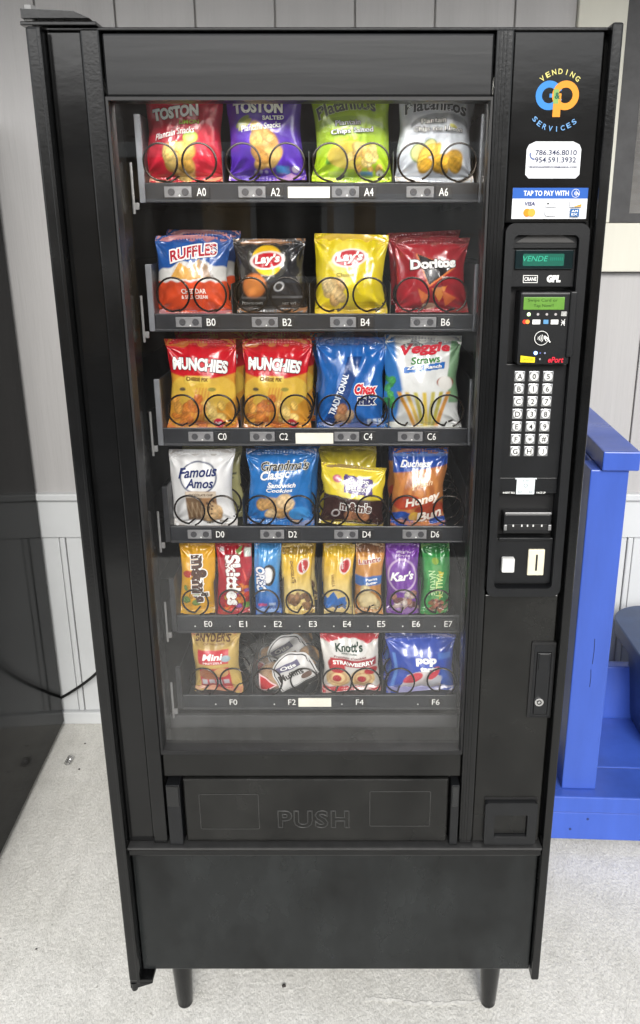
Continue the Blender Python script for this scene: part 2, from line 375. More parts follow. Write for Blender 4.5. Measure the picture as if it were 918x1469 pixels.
for k, xc in enumerate(bxs):
    nx = bxs[k + 1] if k + 1 < len(bxs) else xc + .4457
    bx('panel', M_WAINS, wall, xc + .011, nx - .011, WY + .001, WY + .0115, zb0 + .001, zb1, .003)
    bx('batten', M_WAINS, wall, xc - .0085, xc + .0085, WY - .003, WY + .0115, zb0 + .001, zb1, .004)
# window
wn = bx('window_back', M_ROOM, wall, WX0 + .12, WX1 - .12, WY + .30, WY + .31, 1.55, 2.45, 0)
bx('casing', M_CASING, wall, WX0, .703, WY - .018, WY + .0115, 1.5972, WZ1 - .002, .003)
bx('casing', M_CASING, wall, 1.62, WX1, WY - .018, WY + .0115, 1.5972, WZ1 - .002, .003)
bx('sill', M_CASING, wall, WX0, WX1, WY - .024, WY + .0115, WZ0 + .001, 1.5965, .003)
fr = MB().frame([(.704, 1.598), (1.619, 1.598), (1.619, 2.496), (.704, 2.496)], [(.757, 1.622), (1.565, 1.622), (1.565, 2.44), (.757, 2.44)], WY - .012, WY + .05).build('window_frame', M_WFRAME, wall)
bx('pane', M_PANE, fr, .7575, 1.5645, WY + .012, WY + .016, 1.6225, 2.4395, 0)
sm_ = MB().box(.765, 1.56, -.016, .016, -.0012, .0012, 0, rot=Matrix.Rotation(math.radians(38), 3, 'X')).mesh('blind_slat'); sm_.materials.append(M_SLAT)
for i in range(26): o = link('blind_slat', sm_, fr); o.location = (0, WY + .045, 1.635 + i * .031)

# ---- neighbouring glossy black machine (only its side shows)
nb = thing('drinks_cabinet', 'tall black machine whose glossy side mirrors the white wall beside it', 'machine', (-.973, 1.165, 0))
nb['local'] = 1
nb.rotation_euler = (0, 0, math.atan2(.039, .591))
MB().box(-.86, 0, -.86, 0, .018, 1.86, .006).build('cabinet', mat('gloss_black_side', (.004, .0043, .0046), .11, spec=.05, var=.3, vscale=4, bump=.02, bscale=8, rvar=.04), nb, 0)
MB().box(-.855, -.004, -.93, -.8605, .06, 1.855, .012).build('front_door', M_BLACKS, nb, 0)
MB().box(-.78, -.25, -.936, -.9305, .75, 1.72, .004).build('front_panel', M_GLOSS, nb)
for lx, ly in ((-.80, -.80), (-.06, -.80), (-.80, -.06), (-.06, -.06)): MB().cone((lx, ly, .018), (lx, ly, 0), .03, .025, 12).build('foot', M_CAST, nb)

# ---- power cable along the wall base
cp = [F(20, 1020, WY - .008), F(60, 1017, WY - .008), F(82, 1004, WY - .014), F(100, 994, WY - .03), F(125, 977, WY - .045), F(146, 958, WY - .055), F(175, 925, WY - .07), F(230, 880, WY - .10)]
def catmull(P, n=8):
    out = []
    for i in range(len(P) - 1):
        a, b, c, d = P[max(i - 1, 0)], P[i], P[i + 1], P[min(i + 2, len(P) - 1)]
        for k in range(n):
            t = k / n; out.append(.5 * ((2 * b) + (c - a) * t + (2 * a - 5 * b + 4 * c - d) * t * t + (3 * b - a - 3 * c + d) * t ** 3))
    return out + [P[-1]]
tag(MB().tube(catmull(cp), .0048, 8).build('power_cable', M_CABLE), 'thin black power cable sagging in front of the white wall panels', 'cable')

# ---- small litter on the slab
p0 = G(99, 1095)
tag(MB().tube([(p0.x + .009 * math.cos(t * .7), p0.y - .018 + t * .0011, .009 + .008 * math.sin(t * .7)) for t in range(36)], .0016, 6).build('metal_spring', M_STEEL), 'tiny loose metal spring lying on the concrete near the white baseboard', 'spring')
def pebble(px, py, r, lab, seed):
    rnd = random.Random(seed); p = G(px, py); bm = bmesh.new(); bmesh.ops.create_icosphere(bm, subdivisions=2, radius=r)
    for v in bm.verts: v.co *= rnd.uniform(.75, 1.15); v.co.z *= .6
    me = bpy.data.meshes.new('pebble'); bm.to_mesh(me); bm.free(); smooth(me, 60)
    o = link('pebble', me, None, [mat('dark_grit', (.035, .03, .028), .8, var=.3, vscale=60)]); o.location = (p.x, p.y, r * .45); return tag(o, lab, 'pebble')
pebble(407, 1415, .0048, 'dark round pebble on the concrete between the vending machine legs', 1)
pebble(113.5, 1104, .0035, 'black crumb of grit on the concrete beside the loose metal spring', 2)
pebble(122, 1067, .003, 'black speck of grit on the concrete close to the white baseboard', 3)
pebble(52, 1362, .0026, 'dark speck of grit alone on the open concrete slab', 4)

# ---- blue platform with post and handrail
YC = .565
zf0, zf1, zf2 = FZ(1205, YC), FZ(1166, YC), FZ(1143, YC)
cart = thing('handrail_platform', 'blue painted timber platform on casters with a post and handrail', 'platform', (.555, .62, 0))
cart.rotation_euler = (0, 0, math.radians(-2.6))
cx0, cx1 = .50, 1.55
bx('fascia_board', M_BLUE, cart, cx0 + .004, cx1, YC + .004, YC + .042, zf0, zf1 - .0015, .003)
ydk = G(880, 1098, zf2).y; yd2 = G(880, 1027, zf2).y
bx('deck_board', M_BLUE, cart, cx0, cx1, YC, ydk - .003, zf1, zf2, .004)
bx('deck_board', M_BLUE, cart, cx0, cx1, ydk, yd2, zf1, zf2 - .001, .004)
bx('back_board', M_BLUE, cart, cx0, cx1, yd2 + .002, yd2 + .04, zf0, FZ(955, yd2), .004)
bx('side_board', M_BLUE, cart, cx0 + .004, cx0 + .042, YC + .044, yd2, zf0, zf1 - .0015, .003)
pf = G(830, 1131, zf2 + .0005)
pxl, pxr = FX(806, 1131, pf.y), FX(854, 1131, pf.y); pz1 = FZ(674, pf.y - .0)
bx('post', M_BLUE, cart, pxl, pxr, pf.y, pf.y + .089, zf2 + .0005, pz1, .003)
py2 = yd2 - .09
bx('post', M_BLUE, cart, pxl, pxr, py2 - .089, py2, zf2 + .0005, pz1, .003)
cy = pf.y - .012; czb, czt = pz1 + .001, FZ(648, cy)
cxl, cxr = FX(866, 660, cy), FX(919, 660, cy)
bx('handrail', M_BLUE, cart, cxl, cxr, cy, WY - .045, czb, czt, .003)
bx('under_rail', M_BLUE, cart, pxl + .02, pxl + .058, pf.y + .0895, WY - .06, pz1 - .14, pz1 - .001, .003)
for (xa, ya, xb, yb) in ((853.5, 916, 850, 952), (848, 960, 846, 985)):                 # drying cracks in the post
    a_, b_ = F(xa, ya, pf.y), F(xb, yb, pf.y); MB().tube([(a_.x, pf.y - .0001, a_.z), ((a_.x + b_.x) / 2 + .0012, pf.y - .0001, (a_.z + b_.z) / 2), (b_.x, pf.y - .0001, b_.z)], .0009, 5).build('crack', mat('dark_crack', (.006, .010, .04), .8), cart)
for px_, py_ in ((844, 1174), (819, 1189)):                     # screw heads sunk in the fascia
    q = F(px_, py_, YC + .004); MB().cone((q.x, YC + .006, q.z), (q.x, YC + .0033, q.z), .004, .0036, 10).build('screw', mat('painted_screw', (.02, .035, .14), .5), cart)
for qx, qy in ((.58, YC + .09), (1.45, YC + .09), (.58, yd2 - .09), (1.45, yd2 - .09)):
    c = MB().box(qx - .06, qx + .06, qy - .035, qy + .035, zf0 - .006, zf0 - .0005, .001).cone((qx - .016, qy, .024), (qx + .016, qy, .024), .024, .024, 20).box(qx - .024, qx - .018, qy - .018, qy + .018, .02, zf0 - .006, .001).box(qx + .018, qx + .024, qy - .018, qy + .018, .02, zf0 - .006, .001)
    o = c.build('caster', M_CAST, cart)
    MB().cone((qx + .05, qy - .028, zf0 - .008), (qx + .05, qy - .028, zf0 - .0062), .006, .006, 10).build('bolt', M_STEEL, o)

# ---- navy bin standing on the platform
by = G(905, 1094, zf2).y + .14
bl = FX(897, 1085, by); bz = zf2
bn = thing('waste_bin', 'navy blue plastic waste bin with a wide flat lid on the platform', 'bin', (bl + .2, by, bz))
zr = FZ(918, by)
def loft(rings, n=8):
    mb = MB(); R = []
    for (cx, cyy, hw, hd, r, z) in rings:
        R.append([mb.bm.verts.new((x, y, z)) for x, y in rrect(cx - hw, cx + hw, cyy - hd, cyy + hd, r, n)])
    for a, b in zip(R, R[1:]):
        for k in range(len(a)): mb.bm.faces.new((a[k], a[(k + 1) % len(a)], b[(k + 1) % len(a)], b[k]))
    mb.bm.faces.new(list(reversed(R[0]))); mb.bm.faces.new(R[-1]); return mb
bc = bl + .235
loft([(bc, by, .20, .15, .08, bz), (bc, by, .205, .155, .08, bz + .02), (bc, by, .235, .18, .085, zr)]).build('bin_body', M_NAVY, bn)
ld = loft([(bc, by, .24, .185, .09, zr - .036), (bc, by, .266, .210, .11, zr - .036), (bc, by, .270, .214, .11, zr + .006), (bc, by, .267, .211, .108, zr + .009), (bc, by, .15, .10, .06, zr + .016)]).build('lid', M_NAVY, bn)
MB().cone((bc - .2, by - .12, zr + .018), (bc - .2, by - .12, zr + .026), .016, .014, 16).build('lid_button', M_NAVY, ld)

# ---- tan house across the car park, met only as a reflection in the glass
hs_ = thing('tan_house', 'tan stucco house with brown roof across the car park', 'house', (-4, -13, -.12))
MB().box(-10, 8, -17, -11.5, -.118, 2.75).build('wall', M_STUCCO, hs_)
rf = MB(); a = [(-10.5, -11.0, 2.752), (8.5, -11.0, 2.752), (8.5, -17.5, 2.752), (-10.5, -17.5, 2.752), (-8.5, -14.2, 4.1), (6.5, -14.2, 4.1)]
vv = [rf.bm.verts.new(p) for p in a]
for q in ((0, 1, 5, 4), (1, 2, 5), (2, 3, 4, 5), (3, 0, 4), (3, 2, 1, 0)): rf.bm.faces.new([vv[i] for i in q])
rf.build('roof', M_ROOF, hs_)
for x0, x1, z0, z1 in ((-8.6, -7.2, .9, 2.1), (-5.6, -4.2, .9, 2.1), (-1.5, -.4, .9, 2.1)):
    f_ = MB().frame([(x0, z0), (x1, z0), (x1, z1), (x0, z1)], [(x0 + .08, z0 + .08), (x1 - .08, z0 + .08), (x1 - .08, z1 - .08), (x0 + .08, z1 - .08)], -11.499, -11.44).build('window', M_WHITE, hs_)
    bx('pane', M_GLOSS, f_, x0 + .081, x1 - .081, -11.498, -11.47, z0 + .081, z1 - .081, 0)
for k in range(4): bx('garage_panel', M_WHITE, hs_, .3, 2.7, -11.499, -11.45, -.11 + k * .56, .44 + k * .56, .012)
for xc in (-6.4, -3.7, -.15, 3.2): bx('porch_column', M_WHITE, hs_, xc - .14, xc + .14, -11.2, -10.92, -.118, 2.745, .01)
bx('eaves_board', M_WHITE, hs_, -10.5, 8.5, -10.99, -10.94, 2.56, 2.75, .01)
d_ = bx('door', M_ROOF, hs_, -3.2, -2.2, -11.499, -11.44, -.11, 2.05, .01)

# ================================================================== VENDING MACHINE
vm = thing('vending_machine', 'tall black glass-fronted snack vending machine with six trays and a keypad column', 'vending machine', (-.04, .45, 0))
ZT = 1.83
XL0, XL1, XP1, XS1 = -.4385, -.4165, -.369, -.3435
XR0, XR1, XR2, XR3, XR4 = .1905, .2145, .3375, .3425, .3575
WT, WB = 1.7425, .6987
# cabinet shell behind the door: sides, back, top, floor
cab = MB()
for q in ((-.430, -.412, .092, .90, .15, 1.826), (.335, .350, .092, .90, .15, 1.826), (-.4118, .3348, .885, .899, .151, 1.825), (-.4118, .3348, .0925, .8845, 1.81, 1.8255), (-.4118, .3348, .0925, .8845, .1505, .17)): cab.box(*q, .002)
cab.build('cabinet', M_BLACKS, vm, 0)
for lx in (FX(266, 1440, .10), FX(700, 1436, .10)):
    for ly in (.10, .80):
        MB().lathe([(.0135, 0), (.0155, .004), (.0155, .012), (.0165, .016), (.0255, .19)], (lx, ly, 0), 20).build('leg', M_BLACKS, vm)
# door
bx('side_rail', M_BLACKS, vm, XL0, XL1, -.018, .088, .188, ZT - .001, .004)
bx('side_rail', M_BLACKS, vm, XR3, XR4, -.016, .088, .190, ZT + .004, .003)
bx('rail_bead', M_BLACKS, vm, XL1 - .0055, XL1 + .0005, -.0235, -.0185, .19, ZT - .003, .0015)
bx('door_panel', M_BLACK, vm, XL1 + .0005, XP1 - .0008, 0, .088, .5045, ZT - .004, .002)
bx('trim_strip', M_BLACKS, vm, XP1, XS1, -.006, .09, .5045, ZT - .002, .0025)
bx('header_panel', M_HEAD, vm, XS1 + .0012, XR0 - .0012, .000, .034, WT + .004, ZT - .006, .003)
bx('trim_strip', M_BLACKS, vm, XR0, XR1, -.006, .09, .5045, ZT - .002, .0025)
for zz in (.004, .009, .014): bx('strip_ridge', M_BLACKS, vm, XR0 + zz, XR0 + zz + .002, -.0072, -.0058, WB - .19, ZT - .004, .0006)
cz0, cz1 = .9995, 1.5820                                         # console cut-out in the key column
bx('door_panel', M_BLACK, vm, XR1 + .0008, XR2, 0, .088, cz1, ZT - .004, .002)
bx('door_panel', M_LOWER, vm, XR1 + .0008, XR2, 0, .088, .5045, cz0, .002)
bx('door_edge', M_DARK, vm, XR2 + .0005, XR3 - .0005, .02, .088, .19, ZT - .004, 0)
bx('top_rail', M_BLACKS, vm, XL1 + .0005, XR3 - .0005, -.001, .088, ZT - .0035, ZT + .001, .0015)
# window gasket and glass
gk = MB().frame([(XS1 + .0005, WB - .006), (XR0 - .0005, WB - .006), (XR0 - .0005, WT + .0035), (XS1 + .0005, WT + .0035)],
           [(XS1 + .004, WB + .001), (XR0 - .0035, WB + .001), (XR0 - .0035, WT - .001), (XS1 + .004, WT - .001)], -.003, .03).build('window_gasket', M_DARK, vm)
for yg in (.010,): bx('glass', M_GLASS, vm, XS1 + .0015, XR0 - .0015, yg, yg + .004, WB - .004, WT + .002, 0)
# bar under the window, delivery door
bx('lower_bar', M_LOWER, vm, XS1 + .001, XR0 - .001, .002, .085, .6435, WB - .0065, .002)
pd = bx('delivery_door', M_LOWER, vm, -.3085, .1682, -.004, .02, .507, .6425, .003)
bx('door_recess', M_DARK, vm, XS1 + .001, XR0 - .001, .030, .085, .5045, .643, 0)
for xa, xb in ((-.3385, -.3135), (.1725, .1875)):
    br = bx('hinge_bracket', M_PLAST, vm, xa, xb, -.010, .029, .5045, .633, .002)
    bx('bracket_cap', M_GLOSS, br, xa + .002, xb - .002, -.0125, -.0102, .590, .6325, .001)
def emboss_frame(x0, x1, z0, z1, p, yy, wd=.0011):
    MB().frame(rrect(x0, x1, z0, z1, .003), rrect(x0 + wd, x1 - wd, z0 + wd, z1 - wd, .002), yy - .0009, yy + .0005).build('embossed_frame', M_RIB, p)
emboss_frame(FX(287, 1160), FX(372, 1160), FZ(1187), FZ(1137), pd, -.004)
emboss_frame(FX(530, 1160), FX(617, 1160), FZ(1183), FZ(1133), pd, -.004)
def solid_text(name, s, x, z, wd, h, yy, dep, m, parent, bold=0., bev=.0):
    cu = bpy.data.curves.new('lettering', 'FONT'); cu.body = s; cu.size = 1; cu.extrude = .01; cu.offset = bold; cu.resolution_u = 3; cu.bevel_depth = bev; cu.bevel_resolution = 1
    ob = bpy.data.objects.new('tmp', cu); me = bpy.data.meshes.new_from_object(ob); bpy.data.objects.remove(ob); bpy.data.curves.remove(cu)
    v = np.array([tuple(q.co) for q in me.vertices]); lo, hi = v.min(0), v.max(0); c = (lo + hi) / 2; k = np.array([wd / (hi[0] - lo[0]), h / (hi[1] - lo[1]), dep / (hi[2] - lo[2])])
    v = (v - c) * k
    for q, t in zip(me.vertices, v): q.co = (x + t[0], yy - t[2], z + t[1])
    me.update(); return link(name, me, parent, [m])
def outline_text(name, t, x, z, wd, h, yy, rad, m, parent, bold=0.):
    cu = bpy.data.curves.new('lettering', 'FONT'); cu.body = t; cu.size = 1; cu.offset = bold; cu.resolution_u = 3; cu.space_character = 1.15; cu.fill_mode = 'NONE'; cu.bevel_depth = rad; cu.bevel_resolution = 1
    ob = bpy.data.objects.new('tmp', cu); me = bpy.data.meshes.new_from_object(ob); bpy.data.objects.remove(ob); bpy.data.curves.remove(cu)
    v = np.array([tuple(q.co) for q in me.vertices]); lo, hi = v.min(0), v.max(0); c = (lo + hi) / 2; k = np.array([wd / (hi[0] - lo[0]), h / (hi[1] - lo[1]), wd / (hi[0] - lo[0])]); v = (v - c) * k
    for q, t_ in zip(me.vertices, v): q.co = (x + t_[0], yy - t_[2], z + t_[1])
    me.update(); me.shade_smooth(); return link(name, me, parent, [m])
outline_text('push_lettering', 'PUSH', FX(450, 1173), FZ(1173), FX(502, 1173) - FX(399, 1173), FZ(1160.5) - FZ(1186), -.0042, .022, M_RIB, pd, bold=.03)
# ledge and kick panel
bx('ledge_trim', M_BLACKS, vm, XL1 + .0005, XR3 - .0005, -.014, .088, .4825, .4975, .003)
bx('ledge_lip', mat('ledge_highlight_grey', (.03, .03, .03), .25, var=.15, vscale=40), vm, XL1 + .0005, XR3 - .0005, -.0165, .02, .4978, .5030, .001)  # lip coloured paler to stand in for the highlight along the ledge
bx('kick_panel', M_KICK, vm, XL1 + .001, XR3 - .001, .004, .07, .1965, .482, .002)
# hinges
hz = FZ(41); hg = MB().box(XL0 - .008, -.345, -.010, .060, ZT + .0012, ZT + .0062, .001)
hg.build('hinge_plate', M_BLACKS, vm, 0)
h2 = MB().prism([(-.442, ZT + .0085), (-.352, ZT + .0085), (-.372, ZT + .0165), (-.442, ZT + .0195)], -.016, .03).build('hinge_arm', M_BLACKS, vm)
MB().cone((-.4335, -.004, ZT + .006), (-.4335, -.004, ZT + .025), .009, .0085, 6).build('hinge_pin', mat('dull_latch_steel', (.2, .2, .2)), vm)
MB().box(-.4385, -.395, -.012, .05, .179, .1875, .001).prism([(-.4385, .166), (-.427, .166), (-.395, .1785), (-.4385, .1785)], -.012, -.004).build('hinge_plate', M_BLACKS, vm, 0)
MB().cone((-.4325, -.006, .178), (-.4325, -.006, .158), .008, .006, 14).build('hinge_pin', M_BLACKS, vm)

# ---- lock handle and coin cup
lx0, lx1, lz0, lz1 = FX(759, 975), FX(793, 975), FZ(1028), FZ(920)
lk = MB().frame(rrect(lx0, lx1, lz0, lz1, .002), rrect(lx0 + .005, lx1 - .001, lz0 + .001, lz1 - .006, .002), -.0035, .004).build('lock_recess', M_DARK, vm)
hd = MB().frame(rrect(lx0 + .0055, lx1 - .0015, lz0 + .0015, lz1 - .0065, .002), rrect(lx0 + .0095, lx1 - .006, lz0 + .006, lz1 - .019, .001), -.0030, .003).box(lx0 + .0105, lx1 - .0068, -.0045, .003, lz0 + .007, lz1 - .020, .001).box(lx0 + .013, lx1 - .0095, -.0062, -.0044, lz1 - .052, lz1 - .021, .001).build('lock_handle', M_PLAST, vm, 0)
kx, kz = FX(772, 1004), FZ(1004)
ky = MB().cone((kx, -.004, kz), (kx, -.0085, kz), .0085, .0075, 24).build('lock_cylinder', M_STEEL, hd)
MB().frame([(kx + .0042 * math.cos(t * .5236), kz + .0042 * math.sin(t * .5236)) for t in range(12)], [(kx + .0028 * math.cos(t * .5236), kz + .0028 * math.sin(t * .5236)) for t in range(12)], -.0095, -.0084).build('keyhole', M_DARK, hd)
ux0, ux1, uz0, uz1 = FX(694, 1176), FX(768, 1176), .506, FZ(1147)
cu_ = MB().frame(rrect(ux0, ux1, uz0, uz1, .006), rrect(ux0 + .018, ux1 - .017, uz0 + .014, uz1 - .026, .002), -.011, .001)
cu_.build('coin_return', M_PLAST, vm)
cup = MB().prism([(ux0 + .019, uz0 + .020), (ux1 - .018, uz0 + .020), (ux1 - .018, uz1 - .03)] + [(ux1 - .018 + (ux0 - ux1 + .037) * k / 8, uz1 - .03 + .010 * math.sin(math.pi * k / 8)) for k in range(1, 8)] + [(ux0 + .019, uz1 - .03)], -.004, -.0005).build('coin_flap', M_LOWER, vm)
bx('coin_lip', M_PLAST, vm, ux0 + .018, ux1 - .017, -.0125, -.0006, uz0 + .0142, uz0 + .019, .0008)
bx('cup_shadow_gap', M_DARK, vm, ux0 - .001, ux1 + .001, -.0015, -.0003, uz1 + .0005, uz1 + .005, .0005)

# ---- console
KX0, KX1, KZ0, KZ1 = .2165, .3370, 1.000, 1.5815
co = MB().frame(rrect(KX0, KX1, KZ0, KZ1, .013), rrect(KX0 + .012, KX1 - .014, KZ0 + .014, KZ1 - .016, .008), -.009, .04)
co.build('console_frame', M_PLAST, vm)
IX0, IX1, IZ0, IZ1 = KX0 + .0125, KX1 - .0145, KZ0 + .0145, KZ1 - .0165
def PX(x, y): return FX(x, y)
zA, zB, zC, zD = FZ(523), FZ(710), FZ(772), FZ(838)
bx('console_panel', M_PLAST, vm, IX0, IX1, .004, .03, FZ(412), FZ(357) - .0, .001)          # display block
bx('console_hood', M_PLAST, vm, IX0, IX1, .0005, .03, FZ(356.5), IZ1, .001)
bx('console_panel', M_PLAST, vm, IX0, IX1, .0035, .03, FZ(686), zA, .001)                   # keypad block
bx('console_recess', M_DARK, vm, IX0, IX1, .026, .034, zA + .0005, FZ(412) - .0005, 0)
bx('console_recess', M_DARK, vm, IX0, IX1, .024, .034, zC - .001, FZ(686) - .0005, 0)
bx('console_panel', M_PLAST, vm, IX0, IX1, .0035, .03, zD, zC - .0015, .001)
bx('console_sill', M_DARK, vm, IX0, IX1, .012, .03, IZ0, zD - .0005, 0)
hdp = [(IX0 + .004, FZ(348)), (IX1 - .004, FZ(348))] + [(IX1 - .004 + (IX0 - IX1 + .008) * k / 10, FZ(348) + .016 * math.sin(math.pi * k / 10)) for k in range(1, 10)]
MB().prism(hdp, -.0012, .0003).build('hood_arch', mat('grey_hood', (.035, .034, .033), .5, var=.1), vm)
# vacuum display
dx0, dx1, dz0, dz1 = FX(738, 372), FX(823, 372), FZ(386), FZ(358.5)
dp = bx('display', mat('dark_teal_display', (.004, .012, .014), .12, var=.1), vm, dx0 + .001, dx1 - .001, -.001, .0038, dz0, dz1, .001)
E_TEAL = mat('display_glow', lin((4, 74, 60)), .3, emit=.25); E_TEAL2 = mat('display_glyph', lin((40, 140, 112)), .3, emit=.35)
fl = Flat(-.0012); fl.rect(FX(750, 372), FX(809, 372), FZ(381.5), FZ(364), E_TEAL, .002)
fl.text('VENDE', FX(768, 370), FZ(371), FX(787, 370) - FX(751, 370), E_TEAL2, h=.0075, shear=.2)
for i in range(7): fl.rect(FX(789 + i * 2.7, 371), FX(790.7 + i * 2.7, 371), FZ(374), FZ(369), mat('display_dim_glyph', lin((10, 96, 78)), .3, emit=.25))
fl.build('display_glow', dp)
fl = Flat(.0036); x, z = FX(761.5, 400), FZ(400.5); wd, hh = FX(772, 400) - FX(751, 400), FZ(395) - FZ(406)
fl.rect(x - wd / 2, x + wd / 2, z - hh / 2, z + hh / 2, W_); fl.rect(x - wd / 2 + .0009, x + wd / 2 - .0009, z - hh / 2 + .0009, z + hh / 2 - .0009, K_)
fl.text('CRANE', x, z, wd * .82, W_, h=hh * .5, bold=.02)
fl.text('GPL', FX(795, 400), FZ(400), FX(805, 400) - FX(785, 400), W_, h=FZ(394.5) - FZ(405), bold=.07, shear=.1)
fl.build('maker_marks', vm)
# card reader
rx0, rx1, rz0, rz1 = FX(741, 470), FX(816, 470), FZ(521), FZ(418)
cr_ = MB().box(rx0, rx1, -.016, .025, rz0, rz1, .003).box(rx1 - .006, rx1 + .004, -.021, .02, rz0 + .012, rz1 + .001, .002).build('card_reader', M_PLAST, vm, 0)
bx('reader_screen', mat('lcd_green', lin((88, 132, 48)), .35, var=.1, vscale=60, emit=.05), cr_, FX(748, 433), FX(806, 433), -.0175, -.0155, FZ(443), FZ(425), .0006)
fl = Flat(-.0176); kk = flat((38, 62, 25))
fl.text('Swipe Card or', FX(775, 430), FZ(430), FX(797, 430) - FX(755, 430), kk, h=.0055); fl.text('Tap Now!!', FX(776, 438), FZ(437.5), FX(790, 430) - FX(762, 430), kk, h=.0055)
fl.build('screen_lettering', cr_)
fl = Flat(-.0161)
led = mat('green_led', lin((190, 240, 160)), .3, emit=1.2)
for i, px in enumerate((755.5, 768.5, 781, 793.5)): fl.disc(FX(px, 449), FZ(449.5), .0026 if i == 0 else .0019, led if i == 0 else flat((165, 160, 160)))
fl.disc(FX(749.5, 460), FZ(460), .0032, flat((205, 60, 45))); fl.disc(FX(753.5, 460), FZ(460), .0032, flat((225, 150, 70)))
fl.rect(FX(760.5, 460), FX(771.5, 460), FZ(463.5), FZ(457), W_, .0006); fl.text('VISA', FX(766, 460), FZ(460.2), .008, flat((40, 60, 120)), h=.003, shear=.2)
fl.rect(FX(776, 460), FX(783, 460), FZ(463), FZ(457), flat((90, 140, 180)), .0006); fl.rect(FX(786.5, 460), FX(797, 460), FZ(463.5), FZ(457), W_, .0006); fl.text('DISC', FX(791.7, 460), FZ(460.2), .008, flat((60, 60, 60)), h=.0022)
for i in range(4): fl.rect(FX(801, 449), FX(809, 449), FZ(451.6 - i * 1.7), FZ(450.9 - i * 1.7), W_)
for i in range(5): fl.line((FX(801 + i % 2 * 3, 461), FZ(465 - i * 2)), (FX(806, 461), FZ(456 + i * 2.4)), .0007, W_)
sx, sz = FX(773, 483), FZ(483)
fl.ring(sx, sz, .0098, .0105, W_)
for i in range(4): fl.ring(sx - .008 + i * .0005, sz, .0028 + i * .0018, .0036 + i * .0018, W_, -38, 38, 8)
fl.line((sx + .004, sz + .003), (sx + .011, sz - .002), .0022, W_); fl.line((sx + .009, sz - .001), (sx + .013, sz - .006), .0018, W_); fl.line((sx + .004, sz + .001), (sx + .007, sz - .004), .0014, W_)
fl.disc(FX(764.5, 504), FZ(504), .0028, mat('blue_led', lin((140, 175, 255)), .3, emit=1.5)); fl.disc(FX(771, 504), FZ(504), .0011, flat((90, 100, 170))); fl.disc(FX(777.5, 504), FZ(504), .0014, flat((130, 135, 160))); fl.disc(FX(770.5, 512), FZ(512.5), .0014, flat((150, 150, 150)))
fl.poly([(FX(743, 512), FZ(517)), (FX(763.5, 512), FZ(517.5)), (FX(763.5, 512), FZ(510)), (FX(743, 512), FZ(507.5))], flat((225, 200, 40)))
fl.text('CONTACTLESS', FX(753, 512), FZ(513), .0175, flat((90, 80, 20)), h=.003)
fl.text('ePort', FX(793, 512), FZ(513.5), FX(804, 512) - FX(782, 512), flat((200, 45, 60)), h=.0085, bold=.03, shear=.2)
fl.build('reader_print', cr_)
# keypad
LEG = ['A05', 'B16', 'C27', 'D38', 'E49', 'F*#', 'GHJ']
RY = (540, 558, 576, 594, 612, 630, 647.5)
km = MB().box(-.0079, .0079, -.0035, .003, -.0079, .0079, .001).mesh('keypad_button'); km.materials.append(M_CHROME)
kd = MB().cone((0, -.003, 0), (0, -.0045, 0), .0069, .0064, 24).mesh('key_disc'); kd.materials.append(M_WHITE)
kb = MB().frame([(-.0095, -.0095), (.0095, -.0095), (.0095, .0095), (-.0095, .0095)], [(-.0081, -.0081), (.0081, -.0081), (.0081, .0081), (-.0081, .0081)], -.0008, .002).mesh('key_bezel', 0); kb.materials.append(M_DARK)
kxs = (.2536, .2741, .2944)
kxs = [FX(a, 540) * .5 + FX(b, 647.5) * .5 for a, b in ((746, 738.5), (767, 758), (787, 778))]
for r_, ry in enumerate(RY):
    for c_ in range(3):
        b = link('keypad_button', km, vm); b.location = (kxs[c_], .0035, FZ(ry))
        for mm, nn in ((kd, 'key_disc'), (kb, 'key_bezel')):
            o = bpy.data.objects.new(nn, mm); C.objects.link(o); o.parent = b
        ch = LEG[r_][c_]; p, f = layout(ch, 1, None, bold=.012); wh = text_xy(ch, .012)[3]; s_ = .0082 / (wh[1] / wh[0]) if ch not in '*' else .006
        fk = Flat(-.00458); s_ = min(s_, .0078) ; fk.text(ch, 0, 0, s_, K_, h=.0082 if ch != '*' else .006, bold=.012)
        o = fk.build('legend', None); o.parent = b
# bill validator
bx('validator_panel', M_PLAST, vm, IX0, IX1, .006, .0235, zB + .0005, FZ(686) - .0010, .001)
fl = Flat(.0058); gx = FX(755, 698)
fl.rect(gx - .0145, gx + .0145, FZ(710.5), FZ(687.5), flat((205, 212, 214)), .001); fl.rect(gx - .017, gx + .017, FZ(689), FZ(687), flat((205, 212, 214)))
gcol = flat((120, 130, 132)); fl.ring(gx, FZ(698), .0024, .0033, gcol); fl.text('10', gx, FZ(691), .008, gcol, h=.003)
for sgn in (-1, 1): fl.disc(gx + sgn * .0085, FZ(707), .003, gcol, rz=.0016); fl.disc(gx + sgn * .0085, FZ(707), .002, flat((205, 212, 214)), rz=.0009)
fl.text('INSERT BILL', FX(731, 708), FZ(708), .0195, W_, h=.0030, bold=.015); fl.text('FACE UP', FX(777, 708), FZ(708), .0145, W_, h=.0030, bold=.015)
fl.build('validator_label', vm)
vx0, vx1 = FX(722, 748), FX(790, 748)
va = MB().box(vx0, vx1, -.004, .0235, FZ(764), FZ(736), .0025).build('bill_acceptor', M_PLAST, vm, 0)
bx('acceptor_rail', mat('dull_steel', (.25, .25, .25), .4, metal=.6, var=.2), va, vx0 + .001, vx1 - .001, -.0065, -.0042, FZ(736.5), FZ(733.5), .0008)
bx('bill_slot', M_DARK, va, vx0 + .006, vx1 - .006, -.0052, -.0035, FZ(759), FZ(751), .0005)
for k in range(2): bx('slot_cheek', mat('dull_steel', (.25, .25, .25)), va, (vx0 + .0002, vx1 - .0052)[k], (vx0 + .0052, vx1 - .0002)[k], -.0075, -.0042, FZ(759), FZ(751), .0008)
